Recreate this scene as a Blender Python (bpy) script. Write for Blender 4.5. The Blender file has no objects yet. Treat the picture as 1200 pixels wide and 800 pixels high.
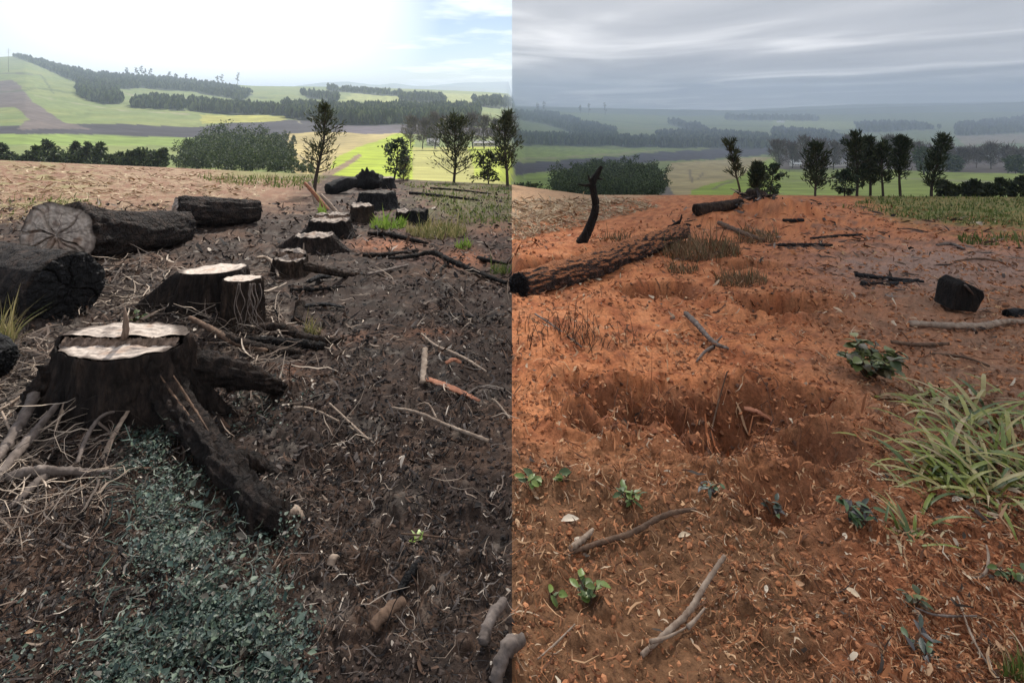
import bpy, math, random
import numpy as np
from mathutils import Vector

# ------------------------------------------------------------------ camera, sky, sun, exposure
SC = bpy.context.scene
COL = SC.collection
R = math.radians
EYE, F, HZ = 1.6, 600.0, 115.0          # eye height (m), focal length and horizon row (1200x800 photo pixels)
cam_d = bpy.data.cameras.new("camera")
cam = bpy.data.objects.new("camera", cam_d)
COL.objects.link(cam)
cam.location = (0, 0, EYE)
cam.rotation_euler = (R(90), 0, 0)
cam_d.sensor_width = 36.0
cam_d.lens = 36.0 * F / 1200.0
cam_d.shift_y = -(400.0 - HZ) / 1200.0   # a shift lens: level camera, verticals stay upright
cam_d.clip_start = 0.05
cam_d.clip_end = 300000.0
SC.camera = cam
SC.view_settings.view_transform = 'Standard'
SC.view_settings.look = 'None'
SC.view_settings.exposure = 0.45
SC.view_settings.gamma = 1.0
SC.cycles.volume_bounces = 2
SC.cycles.max_bounces = 6
SC.cycles.transparent_max_bounces = 8

SUN_EL = R(43)
sd = bpy.data.lights.new("sun", 'SUN')
sd.energy = 5.0
sd.angle = R(0.5)
sd.color = (1.0, 0.95, 0.87)
sun = bpy.data.objects.new("sun", sd)
COL.objects.link(sun)
sun.rotation_euler = (-(math.pi / 2 - SUN_EL), 0, 0)   # the sun stands straight ahead (+Y)
sun.location = (0, 30, 40)

W = bpy.data.worlds.new("World")
SC.world = W
W.use_nodes = True
nt = W.node_tree
nt.nodes.clear()
def N(nt, t, **kw):
    n = nt.nodes.new(t)
    for k, v in kw.items():
        if k.startswith('_'):
            setattr(n, k[1:], v)
        else:
            n.inputs[k.replace('__', ' ')].default_value = v
    return n
def math_node(nt, op, a, b=None, c=None, clamp=False):
    n = nt.nodes.new('ShaderNodeMath'); n.operation = op; n.use_clamp = clamp
    for i, v in enumerate((a, b, c)):
        if v is None: continue
        if isinstance(v, (int, float)): n.inputs[i].default_value = v
        else: nt.links.new(v, n.inputs[i])
    return n.outputs[0]
def ramp(nt, fac, stops, interp='LINEAR'):
    n = nt.nodes.new('ShaderNodeValToRGB'); cr = n.color_ramp; cr.interpolation = interp
    while len(cr.elements) < len(stops): cr.elements.new(0.5)
    for e, (p, c) in zip(cr.elements, stops):
        e.position = p; e.color = (c[0], c[1], c[2], 1)
    if fac is not None: nt.links.new(fac, n.inputs[0])
    return n
sky = N(nt, 'ShaderNodeTexSky', _sky_type='NISHITA', _sun_disc=False, _sun_elevation=SUN_EL, _sun_rotation=0.0,
        _air_density=1.0, _dust_density=0.6, _altitude=900.0)
tc = N(nt, 'ShaderNodeTexCoord')
sep = N(nt, 'ShaderNodeSeparateXYZ'); nt.links.new(tc.outputs['Generated'], sep.inputs[0])
zz = math_node(nt, 'ADD', math_node(nt, 'MAXIMUM', sep.outputs[2], 0.0), 0.05)
cmb = N(nt, 'ShaderNodeCombineXYZ')
nt.links.new(math_node(nt, 'DIVIDE', sep.outputs[0], zz), cmb.inputs[0])
nt.links.new(math_node(nt, 'DIVIDE', sep.outputs[1], zz), cmb.inputs[1])
nz = N(nt, 'ShaderNodeTexNoise', Scale=0.42, Detail=6.0, Roughness=0.58); nt.links.new(cmb.outputs[0], nz.inputs['Vector'])
cl = ramp(nt, nz.outputs[0], [(0.47, (0, 0, 0)), (0.66, (1, 1, 1))])
# the cloud veil is thick round the sun and opens to blue towards the side
dsun = N(nt, 'ShaderNodeVectorMath', _operation='DOT_PRODUCT')
nt.links.new(tc.outputs['Generated'], dsun.inputs[0])
dsun.inputs[1].default_value = Vector((-0.55, 0.95, 0.25)).normalized()
veil = ramp(nt, dsun.outputs['Value'], [(0.925, (0, 0, 0)), (0.988, (1, 1, 1))])
fac = math_node(nt, 'MAXIMUM', cl.outputs[0], veil.outputs[0])
fac = math_node(nt, 'MULTIPLY', fac, 0.95)
mix = N(nt, 'ShaderNodeMixRGB'); nt.links.new(fac, mix.inputs[0]); nt.links.new(sky.outputs[0], mix.inputs[1])
mix.inputs[2].default_value = (16.5, 16.6, 16.7, 1)
bg = N(nt, 'ShaderNodeBackground', Strength=0.075); nt.links.new(mix.outputs[0], bg.inputs[0])
out = N(nt, 'ShaderNodeOutputWorld'); nt.links.new(bg.outputs[0], out.inputs[0])

# ------------------------------------------------------------------ numpy helpers
rng = np.random.default_rng(7)
_P = np.random.default_rng(3).permutation(512).astype(np.int64)
_G = np.random.default_rng(4).normal(size=(512, 3)); _G /= np.linalg.norm(_G, axis=1)[:, None]
def perlin(x, y, z=0.0):
    x, y, z = np.broadcast_arrays(np.asarray(x, float), np.asarray(y, float), np.asarray(z, float))
    xi, yi, zi = np.floor(x).astype(np.int64), np.floor(y).astype(np.int64), np.floor(z).astype(np.int64)
    xf, yf, zf = x - xi, y - yi, z - zi
    u, v, w = (t * t * t * (t * (t * 6 - 15) + 10) for t in (xf, yf, zf))
    def g(a, b, c):
        h = _P[(_P[(_P[(xi + a) & 511] + yi + b) & 511] + zi + c) & 511]
        gr = _G[h]
        return gr[..., 0] * (xf - a) + gr[..., 1] * (yf - b) + gr[..., 2] * (zf - c)
    l = lambda a, b, t: a + t * (b - a)
    return l(l(l(g(0,0,0), g(1,0,0), u), l(g(0,1,0), g(1,1,0), u), v),
             l(l(g(0,0,1), g(1,0,1), u), l(g(0,1,1), g(1,1,1), u), v), w) * 1.5
def fbm(x, y, z=0.0, o=4, gain=0.5):
    s, a, f = 0, 1.0, 1.0
    for i in range(o):
        s = s + a * perlin(np.asarray(x) * f + 17.3 * i, np.asarray(y) * f - 9.1 * i, np.asarray(z) * f + 3.7 * i)
        a *= gain; f *= 2.03
    return s
def sstep(a, b, x):
    t = np.clip((x - a) / (b - a), 0, 1); return t * t * (3 - 2 * t)
def inpoly(px, py, poly):
    px, py = np.asarray(px, float), np.asarray(py, float)
    ins = np.zeros(px.shape, bool); n = len(poly)
    for i in range(n):
        x1, y1 = poly[i]; x2, y2 = poly[(i + 1) % n]
        c = ((y1 > py) != (y2 > py)) & (px < (x2 - x1) * (py - y1) / ((y2 - y1) + 1e-12) + x1)
        ins ^= c
    return ins

def mesh(name, V, Fs, mat, parent=None, loc=(0, 0, 0), smooth=True, cols=None, uv=None):
    """V (n,3) world points, Fs list of index arrays (m,k). One object, its origin at loc."""
    V = np.asarray(V, float).reshape(-1, 3) - np.asarray(loc, float)
    if not isinstance(Fs, (list, tuple)): Fs = [Fs]
    Fs = [np.asarray(f, np.int64) for f in Fs if len(f)]
    me = bpy.data.meshes.new(name)
    me.vertices.add(len(V)); me.vertices.foreach_set("co", V.astype(np.float32).ravel())
    lv = np.concatenate([f.ravel() for f in Fs]); tot = np.concatenate([np.full(len(f), f.shape[1]) for f in Fs])
    me.loops.add(len(lv)); me.loops.foreach_set("vertex_index", lv.astype(np.int32))
    st = np.concatenate([[0], np.cumsum(tot)[:-1]])
    me.polygons.add(len(tot)); me.polygons.foreach_set("loop_start", st.astype(np.int32))
    try: me.polygons.foreach_set("loop_total", tot.astype(np.int32))
    except Exception: pass
    me.polygons.foreach_set("use_smooth", np.full(len(tot), smooth))
    if cols is not None:
        a = me.color_attributes.new("Col", 'FLOAT_COLOR', 'POINT')
        c = np.ones((len(V), 4), np.float32); c[:, :3] = cols
        a.data.foreach_set("color", c.ravel())
    me.update(calc_edges=True)
    me.materials.append(mat)
    o = bpy.data.objects.new(name, me); COL.objects.link(o)
    o.location = loc
    if parent is not None:
        o.parent = parent
        o.location = Vector(loc) - parent.location
    return o
def tag(o, label=None, cat=None, group=None, kind=None):
    if label: o['label'] = label
    if cat: o['category'] = cat
    if group: o['group'] = group
    if kind: o['kind'] = kind
    return o
def thing(name, label, cat, loc, group=None):
    o = bpy.data.objects.new(name, None); COL.objects.link(o)
    o.location = Vector([float(c) for c in loc]); o.empty_display_size = 0.1
    return tag(o, label, cat, group)
class M:
    def __init__(s): s.v, s.f, s.n = [], {}, 0
    def add(s, V, Fs):
        V = np.asarray(V, float).reshape(-1, 3)
        for f in (Fs if isinstance(Fs, (list, tuple)) else [Fs]):
            f = np.asarray(f, np.int64)
            if len(f): s.f.setdefault(f.shape[1], []).append(f + s.n)
        s.v.append(V); s.n += len(V); return s
    def build(s, name, mat, parent=None, loc=(0, 0, 0), smooth=True):
        return mesh(name, np.concatenate(s.v), [np.concatenate(f) for f in s.f.values()], mat, parent, loc, smooth)
def gridf(nr, nc, wrap=False):
    r = np.arange(nr - 1)[:, None]; c = np.arange(nc if wrap else nc - 1)[None, :]
    c2 = (c + 1) % nc
    return np.stack(np.broadcast_arrays(r * nc + c, r * nc + c2, (r + 1) * nc + c2, (r + 1) * nc + c), -1).reshape(-1, 4)
def resample(P, n):
    P = np.asarray(P, float)
    d = np.concatenate([[0], np.cumsum(np.linalg.norm(np.diff(P[:, :3], axis=0), axis=1))])
    t = np.linspace(0, d[-1], n)
    return np.stack([np.interp(t, d, P[:, k]) for k in range(P.shape[1])], -1)
def smooth_path(P, it=2):
    P = np.asarray(P, float)
    for _ in range(it):
        Q = [P[0]]
        for a, b in zip(P[:-1], P[1:]): Q += [a * .75 + b * .25, a * .25 + b * .75]
        P = np.array(Q + [P[-1]])
    return P
def tube(path, rad, n=None, seg=10, na=0.0, ns=4.0, cap=True, sq=1.0, seed=0.0, ridge=0.0):
    """tapered tube along a path; na: bark relief as a share of the radius; returns V, [F]"""
    A = np.column_stack([np.asarray(path, float), np.broadcast_to(np.asarray(rad, float), (len(path),))])
    A = resample(smooth_path(A, 2) if len(A) > 2 else A, n or max(2, len(A) * 3))
    P, r = A[:, :3], A[:, 3]
    T = np.gradient(P, axis=0); T /= np.linalg.norm(T, axis=1)[:, None] + 1e-9
    up = np.array([0, 0, 1.0]) if abs(T[0, 2]) < .9 else np.array([0, 1.0, 0])
    X = np.cross(np.broadcast_to(up, T.shape), T); X /= np.linalg.norm(X, axis=1)[:, None] + 1e-9
    Y = np.cross(T, X)
    th = np.linspace(0, 2 * np.pi, seg, endpoint=False)
    c, s = np.cos(th), np.sin(th)
    L = np.concatenate([[0], np.cumsum(np.linalg.norm(np.diff(P, axis=0), axis=1))])
    k = 1.0 / max(r.max(), 1e-4)
    nn = fbm(c[None] * ns * .5 + seed, s[None] * ns * .5, L[:, None] * k * ns * .13 + seed, 5)
    rr = r[:, None] * (1 + na * nn + ridge * np.abs(perlin(c[None] * 3.1 + seed, s[None] * 3.1, L[:, None] * k * .12)))
    V = P[:, None] + X[:, None] * (rr * c)[..., None] + Y[:, None] * (rr * s * sq)[..., None]
    V = V.reshape(-1, 3); Fq = gridf(len(P), seg, True); Fs = [Fq]
    if cap:
        b = len(V); V = np.concatenate([V, P[:1] - T[:1] * r[0] * .15, P[-1:] + T[-1:] * r[-1] * .15])
        i = np.arange(seg); j = (i + 1) % seg; e = (len(P) - 1) * seg
        Fs.append(np.concatenate([np.stack([np.full(seg, b), j, i], -1), np.stack([np.full(seg, b + 1), e + i, e + j], -1)]))
    return V, Fs

# ------------------------------------------------------------------ materials
def principled(name, rough=0.85, spec=0.25):
    m = bpy.data.materials.new(name); m.use_nodes = True; t = m.node_tree
    b = t.nodes['Principled BSDF']; b.inputs['Roughness'].default_value = rough
    b.inputs['Specular IOR Level'].default_value = spec
    return m, t, b
def mat_noise(name, stops, scale=(1, 1, 1), nscale=6.0, rough=0.85, bump=0.4, bdist=0.02, detail=6.0, spec=0.25, b2=None):
    m, t, b = principled(name, rough, spec)
    c = N(t, 'ShaderNodeTexCoord'); mp = N(t, 'ShaderNodeMapping'); mp.inputs['Scale'].default_value = scale
    t.links.new(c.outputs['Object'], mp.inputs[0])
    nz = N(t, 'ShaderNodeTexNoise', Scale=nscale, Detail=detail, Roughness=0.65); t.links.new(mp.outputs[0], nz.inputs['Vector'])
    rp = ramp(t, nz.outputs[0], stops); t.links.new(rp.outputs[0], b.inputs['Base Color'])
    n2 = N(t, 'ShaderNodeTexNoise', Scale=nscale * (b2 or 2.5), Detail=5.0, Roughness=0.7); t.links.new(mp.outputs[0], n2.inputs['Vector'])
    bp = N(t, 'ShaderNodeBump', Strength=bump, Distance=bdist); t.links.new(n2.outputs[0], bp.inputs['Height']); t.links.new(bp.outputs[0], b.inputs['Normal'])
    return m
def mat_bark(name, stops, scale=(1, 1, .35), nscale=14, crack=18.0, bump=1.0, bdist=.03, rough=.85):
    m, t, b = principled(name, rough, .2)
    c = N(t, 'ShaderNodeTexCoord'); mp = N(t, 'ShaderNodeMapping'); mp.inputs['Scale'].default_value = scale
    t.links.new(c.outputs['Object'], mp.inputs[0])
    nz = N(t, 'ShaderNodeTexNoise', Scale=nscale, Detail=8.0, Roughness=0.7); t.links.new(mp.outputs[0], nz.inputs['Vector'])
    rp = ramp(t, nz.outputs[0], stops); t.links.new(rp.outputs[0], b.inputs['Base Color'])
    wv = N(t, 'ShaderNodeVectorMath', _operation='ADD'); t.links.new(mp.outputs[0], wv.inputs[0])
    ns_ = N(t, 'ShaderNodeVectorMath', _operation='SCALE', Scale=.06); t.links.new(nz.outputs['Color'], ns_.inputs[0]); t.links.new(ns_.outputs[0], wv.inputs[1])
    vo = N(t, 'ShaderNodeTexVoronoi', _feature='DISTANCE_TO_EDGE', Scale=crack); t.links.new(wv.outputs[0], vo.inputs['Vector'])
    pl = math_node(t, 'MINIMUM', math_node(t, 'MULTIPLY', vo.outputs['Distance'], 5.0), .8)
    n2 = N(t, 'ShaderNodeTexNoise', Scale=nscale * 3.5, Detail=6.0, Roughness=.75); t.links.new(mp.outputs[0], n2.inputs['Vector'])
    h = math_node(t, 'ADD', pl, math_node(t, 'MULTIPLY', n2.outputs[0], 1.1))
    bp = N(t, 'ShaderNodeBump', Strength=bump, Distance=bdist); t.links.new(h, bp.inputs['Height']); t.links.new(bp.outputs[0], b.inputs['Normal'])
    return m
def mat_island(name, cols, rough=0.75, spec=0.25, trans=0.0, const=True):
    """each loose piece takes its own colour from a list"""
    m, t, b = principled(name, rough, spec)
    g = N(t, 'ShaderNodeNewGeometry')
    st = [(i / len(cols), c) for i, c in enumerate(cols)]
    rp = ramp(t, g.outputs['Random Per Island'], st, 'CONSTANT' if const else 'LINEAR')
    t.links.new(rp.outputs[0], b.inputs['Base Color'])
    if trans > 0:
        tr = N(t, 'ShaderNodeBsdfTranslucent'); t.links.new(rp.outputs[0], tr.inputs[0])
        mx = N(t, 'ShaderNodeMixShader', Fac=trans)
        t.links.new(b.outputs[0], mx.inputs[1]); t.links.new(tr.outputs[0], mx.inputs[2])
        t.links.new(mx.outputs[0], t.nodes['Material Output'].inputs[0])
    return m
def mat_attr(name, nscale, amount=0.35, bump=0.5, bdist=0.01, rough=0.92, ns2=None, spec=0.15):
    """base colour from the painted land-cover attribute, broken up by fine noise"""
    m, t, b = principled(name, rough, spec)
    a = N(t, 'ShaderNodeAttribute', _attribute_name='Col')
    c = N(t, 'ShaderNodeTexCoord')
    n1 = N(t, 'ShaderNodeTexNoise', Scale=nscale, Detail=8.0, Roughness=0.7); t.links.new(c.outputs['Object'], n1.inputs['Vector'])
    v = ramp(t, n1.outputs[0], [(0.3, (1 - amount,) * 3), (0.7, (1 + amount,) * 3)])
    mx = N(t, 'ShaderNodeMixRGB', _blend_type='MULTIPLY', Fac=1.0)
    t.links.new(a.outputs['Color'], mx.inputs[1]); t.links.new(v.outputs[0], mx.inputs[2]); t.links.new(mx.outputs[0], b.inputs['Base Color'])
    n2 = N(t, 'ShaderNodeTexNoise', Scale=ns2 or nscale * 2, Detail=6.0, Roughness=0.7); t.links.new(c.outputs['Object'], n2.inputs['Vector'])
    bp = N(t, 'ShaderNodeBump', Strength=bump, Distance=bdist); t.links.new(n2.outputs[0], bp.inputs['Height']); t.links.new(bp.outputs[0], b.inputs['Normal'])
    return m
# ------------------------------------------------------------------ the cloud cover over one half of the sky: a real deck 600 m up
def build_clouds():
    xs = np.concatenate([np.linspace(0, 1, 12) ** 2 * 9e4])
    ys = np.concatenate([np.linspace(-30000, 0, 6), np.linspace(0, 1, 40)[1:] ** 2 * 1.1e5])
    Y, X = np.meshgrid(ys, xs, indexing='ij')
    Z = 620 - (X ** 2 + np.maximum(Y, 0) ** 2) * 5.6e-7
    m = bpy.data.materials.new("cloud_grey"); m.use_nodes = True; t = m.node_tree; t.nodes.clear()
    c = N(t, 'ShaderNodeTexCoord'); mp = N(t, 'ShaderNodeMapping'); mp.inputs['Scale'].default_value = (1 / 2900, 1 / 7500, 1 / 3600)
    t.links.new(c.outputs['Object'], mp.inputs[0])
    nz = N(t, 'ShaderNodeTexNoise', Scale=1.0, Detail=5.0, Roughness=0.52, Distortion=0.8); t.links.new(mp.outputs[0], nz.inputs['Vector'])
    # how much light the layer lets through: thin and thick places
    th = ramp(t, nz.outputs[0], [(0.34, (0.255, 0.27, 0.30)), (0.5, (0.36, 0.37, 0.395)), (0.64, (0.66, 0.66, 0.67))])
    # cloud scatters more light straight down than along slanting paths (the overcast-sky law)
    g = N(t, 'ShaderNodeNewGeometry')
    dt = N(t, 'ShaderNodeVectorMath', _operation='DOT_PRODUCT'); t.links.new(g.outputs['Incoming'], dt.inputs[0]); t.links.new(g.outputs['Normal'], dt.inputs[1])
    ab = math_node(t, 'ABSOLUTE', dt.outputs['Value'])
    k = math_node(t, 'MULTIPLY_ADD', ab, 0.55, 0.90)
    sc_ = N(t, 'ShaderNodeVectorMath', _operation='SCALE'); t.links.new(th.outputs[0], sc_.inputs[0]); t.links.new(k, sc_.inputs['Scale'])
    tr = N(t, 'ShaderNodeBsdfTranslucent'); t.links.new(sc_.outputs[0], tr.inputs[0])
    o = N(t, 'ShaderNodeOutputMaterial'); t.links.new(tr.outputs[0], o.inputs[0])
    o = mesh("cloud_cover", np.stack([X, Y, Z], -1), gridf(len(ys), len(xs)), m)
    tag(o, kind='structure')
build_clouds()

# ------------------------------------------------------------------ the ground near the camera
def slope(u):
    return np.interp(u, [-1.0, -.5, 0, .15, .5, 1.0], [.078, .100, .126, .146, .146, .150])
def wfun(y): return np.sqrt(np.maximum(y, 0) ** 2 + 0.8 ** 2)
def base_h(x, y):
    u = x / wfun(y)
    return -slope(u) * np.maximum(y, 0) - .004 * np.maximum(y - 34, 0) ** 2
FEAT = []            # ground features: functions (x, y) -> dz
def ground_h(x, y, fine=True):
    x, y = np.asarray(x, float), np.asarray(y, float)
    h = base_h(x, y)
    for f, fx, fy, frx, fry in FEAT:
        k = (np.abs(x - fx) < frx) & (np.abs(y - fy) < fry)
        if not k.any(): continue
        if k.ndim == 0: h = h + f(x, y)
        else:
            h = np.array(h, float); h[k] = h[k] + f(x[k], y[k])
    if fine:
        a = np.clip(1.15 - y / 60, .4, 1)
        h = h + a * (.035 * fbm(x * .9, y * .9, 1.3, 3) + .028 * fbm(x * 2.1, y * 2.1, 8.1, 2) + .022 * fbm(x * 4.2, y * 4.2, 5.1, 2) + .011 * fbm(x * 13, y * 13, 2.2, 2))
        cl = fbm(x * 9 + 3, y * 9, 4.2, 3); h = h + a * .03 * sstep(.05, .75, cl) + a * .014 * np.abs(fbm(x * 24, y * 24, 7.2, 3)) * sstep(9, 4, y)
    return h
def P(px, row, fine=True):
    """the ground point seen at a photo pixel"""
    u = (px - 600) / F
    lo, hi = .5, 60.0
    ys = np.geomspace(.6, 48, 500)
    rows = HZ + F * (EYE - ground_h(u * ys, ys, False)) / ys
    i = np.argmax(rows <= row)
    y = ys[i] if i else 34.0
    if i:
        a = (rows[i - 1] - row) / (rows[i - 1] - rows[i] + 1e-9); y = ys[i - 1] + a * (ys[i] - ys[i - 1])
    return np.array([u * y, y, float(ground_h(u * y, y, fine))])
def Q(px, row, y):
    return np.array([(px - 600) / F * y, y, EYE - (row - HZ) * y / F])
def gz(x, y): return float(ground_h(x, y))

def pit(px, row, wpx, dy, depth, rim=.05, seed=0.0, back=.5):
    c = P(px, row, False); rx = wpx * c[1] / F / 2
    def f(x, y, c=c.copy(), rx=rx):
        a = (x - c[0]) / rx; b = (y - c[1]) / dy
        r = np.sqrt(a * a + b * b) + .40 * fbm(x * 2.0 + seed, y * 2.0, seed, 4) + .12 * fbm(x * 11, y * 11, seed, 2)
        e = np.where(b > 0, back, .75)
        d = -depth * sstep(1.0, 1.0 - e, r) * (1 + .4 * fbm(x * 8 + seed, y * 8, 1.7, 3)) * (.75 + .5 * fbm(x * 4 + seed, y * 4, 2, 3))
        return d + rim * np.exp(-((r - 1.12) / .16) ** 2)
    FEAT.append((f, c[0], c[1], rx * 2.2, dy * 2.2)); return c, rx, dy
PITS = [pit(815, 490, 230, .5, .30, .05, 3.0, .85), pit(722, 480, 150, .34, .17, .05, 5.0, .8), pit(915, 474, 150, .38, .19, .05, 6.0, .8), pit(925, 360, 140, .5, .34, .06, 8.0, .6), pit(775, 343, 110, .5, .34, .04, 12.0, .6),
        pit(885, 312, 90, .5, .24, .05, 15.0), pit(925, 592, 150, .22, .11, .04, 21.0, .7), pit(955, 535, 120, .2, .09, .03, 31.0, .7), pit(690, 500, 80, .16, .08, .03, 41.0, .7)]
def bump_at(px, row, wpx, dy, h, seed=0.0):
    c = P(px, row, False); rx = wpx * c[1] / F / 2
    def f(x, y, c=c.copy()):
        r = np.sqrt(((x - c[0]) / rx) ** 2 + ((y - c[1]) / dy) ** 2) + .2 * fbm(x * 2.5 + seed, y * 2.5, 1, 2)
        return h * np.exp(-r * r * 1.6) * (1 + .45 * fbm(x * .9 + seed, y * .6, seed, 3))
    FEAT.append((f, c[0], c[1], rx * 2.6, dy * 2.6))
bump_at(884, 256, 120, 2.6, .85, 1.0); bump_at(918, 258, 60, 1.6, .35, 1.5)        # earth heaps round the far debris
bump_at(838, 260, 80, 2.0, .34, 2.0)
bump_at(660, 395, 200, .9, .10, 3.0); bump_at(960, 430, 160, .5, .06, 4.0); bump_at(740, 560, 240, .25, .03)
bump_at(990, 520, 90, .25, .06, 5.0)
for a_, b_, c_, d_ in ((955, 250, .22, 1.), (1010, 262, .15, 2.), (905, 268, .18, 3.), (860, 276, .14, 4.), (940, 300, .1, 5.), (1060, 350, .06, 6.), (700, 360, .12, 7.), (640, 440, .07, 8.), (870, 420, .08, 9.), (1000, 480, .06, 10.)):
    bump_at(a_, b_, 70, .8, c_, d_)
bump_at(300, 265, 150, 1.2, .1, 6.0); bump_at(450, 470, 260, .5, .05, 7.0)
# the earth heaped against the far side of the long log
LA, LB = P(606, 347, False), P(800, 285, False)
def log_bank(x, y):
    d = LB[:2] - LA[:2]; L = np.linalg.norm(d); d = d / L; n = np.array([-d[1], d[0]])
    s = (x - LA[0]) * d[0] + (y - LA[1]) * d[1]; t = (x - LA[0]) * n[0] + (y - LA[1]) * n[1]
    e = sstep(-.5, .4, s) * sstep(L + .8, L - .3, s)
    hh = .30 + .06 * fbm(s * 1.3, t * 1.3, 4.0, 2)
    far = hh * sstep(.17, .42, t) * sstep(2.6, .6, t)
    near = .035 * sstep(-.55, -.2, t) * sstep(.2, -.1, t) * (.5 + perlin(s * 1.1, 3.3))
    return e * (far + np.maximum(near, 0)) * sstep(-.05, .12, x)
FEAT.append((log_bank, (LA[0] + LB[0]) / 2, (LA[1] + LB[1]) / 2, 6, 6))

def not_pit(x, y):
    k = np.ones(np.shape(x))
    for ctr, rx, dy in PITS:
        k = np.minimum(k, sstep(.55, 1.1, np.sqrt(((x - ctr[0]) / rx) ** 2 + ((y - ctr[1]) / dy) ** 2)))
    return .55 + .45 * k
def pxrow(x, y, z=None):
    z = base_h(x, y) if z is None else z
    return 600 + F * x / np.maximum(y, .05), HZ + F * (EYE - z) / np.maximum(y, .05)
def lerp(c, d, k): return c + (np.asarray(d) - c) * k[..., None]
def left_cols(x, y):
    px, row = pxrow(x, y)
    n1, n2, n3 = fbm(x * .8, y * .8, 1, 4), fbm(x * 3, y * 3, 2, 4), fbm(x * 11, y * 11, 9, 3)
    c = np.broadcast_to(np.array([.041, .028, .022]), x.shape + (3,)).copy()
    c = lerp(c, [.024, .018, .015], sstep(-.1, .5, n2 + .4 * n3))
    c = lerp(c, [.10, .06, .041], sstep(.05, .6, n1 + .6 * n3) * .75)
    c = lerp(c, [.15, .125, .105], sstep(.25, 1.0, n2 + .9 * n3 - .2 * n1) * .6)       # grey ash
    for (a, b, w, h, k) in ((545, 303, 30, 9, 1), (450, 287, 40, 8, .8), (505, 390, 30, 5, .4), (410, 395, 30, 8, .3), (580, 268, 30, 9, .5), (340, 440, 30, 12, .25)):
        q = np.exp(-(((px - a) / w) ** 2 + ((row - b) / h) ** 2) * 1.2) * k
        c = lerp(c, [.30, .125, .065], np.clip(q * (1 + .8 * n3), 0, 1))
    # up the slope: red-brown field with dry stalks, then green along the crest
    far = sstep(262, 228, row + 12 * n1 + (px - 200) * .03) * sstep(395, 320, px + 20 * n1)
    c = lerp(c, [.19, .105, .068], far)
    c = lerp(c, [.27, .20, .13], far * sstep(-.1, .4, n2) * .6)
    st = sstep(0, .4, n1) * far * sstep(345, 200, px); c = lerp(c, [.36, .28, .18], st * .55)
    gr = sstep(214, 205, row + 8 * n1) * sstep(230, 300, px) * sstep(400, 350, px); c = lerp(c, [.16, .17, .06], gr * .8)
    gr = sstep(.1, .4, n1 + .3 * n2) * sstep(275, 225, row) * sstep(140, 60, px); c = lerp(c, [.17, .17, .06], gr * .6)
    gr = sstep(280, 235, row + 20 * n1) * sstep(455, 530, px + (row - 215) * -.2 + 25 * n2)
    c = lerp(c, [.13, .125, .055], gr * (.55 + .3 * sstep(-.2, .4, n2)))
    c = lerp(c, [.13, .068, .05], sstep(.0, .5, -n1 + .3 * n3) * sstep(420, 470, px) * sstep(380, 250, row) * .7)
    return np.clip(c, .008, .8)
def right_cols(x, y):
    px, row = pxrow(x, y)
    n1, n2, n3 = fbm(x * .8 + 40, y * .8, 1, 4), fbm(x * 3, y * 3, 12, 4), fbm(x * 11, y * 11, 19, 3)
    c = np.broadcast_to(np.array([.47, .175, .072]), x.shape + (3,)).copy()
    c = lerp(c, [.30, .095, .04], sstep(-.15, .5, n2 + .4 * n3) * .85); c = lerp(c, [.22, .085, .042], sstep(.1, .6, n1 + .5 * n3) * .6)
    c = lerp(c, [.56, .24, .11], sstep(.1, .6, -n2 + .4 * n3) * .6)
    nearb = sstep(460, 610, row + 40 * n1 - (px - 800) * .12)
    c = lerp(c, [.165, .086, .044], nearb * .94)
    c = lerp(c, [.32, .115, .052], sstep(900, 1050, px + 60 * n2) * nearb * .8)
    br = sstep(900, 1080, px + 60 * n1) * sstep(290, 350, row) * sstep(600, 520, row); c = lerp(c, [.26, .145, .09], br * (.75 + .25 * sstep(-.2, .4, n2)))
    ash = np.exp(-(((px - 1100) / 130) ** 2 + ((row - 312) / 24) ** 2)); c = lerp(c, [.30, .20, .155], np.clip(ash * (1.5 + n2), 0, 1) * .9)
    c = lerp(c, [.24, .13, .085], sstep(.05, .5, n1 + .5 * n3) * sstep(380, 270, row) * sstep(880, 980, px) * .7)
    st = sstep(272, 258, row + 12 * n1 + (px - 605) * .22) * sstep(860, 770, px); c = lerp(c, [.42, .29, .17], st * .75)
    gr = sstep(268, 250, row + 14 * n1 - (px - 1000) * .055) * sstep(985, 1045, px + 20 * n1 - (row - 235) * 1.5)
    c = lerp(c, [.145, .17, .05], gr * (.65 + .3 * sstep(-.3, .3, n2)))
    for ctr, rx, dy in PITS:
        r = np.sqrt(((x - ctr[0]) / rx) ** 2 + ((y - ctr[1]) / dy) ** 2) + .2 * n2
        c = lerp(c, [.16, .062, .03], sstep(1.15, .5, r + .3 * n3) * .85)          # damp subsoil, darkened further to paint in the pit-wall shade
    c = c * (1 - .25 * sstep(.1, .5, n3))[..., None]
    return np.clip(c, .01, .8)
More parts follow.
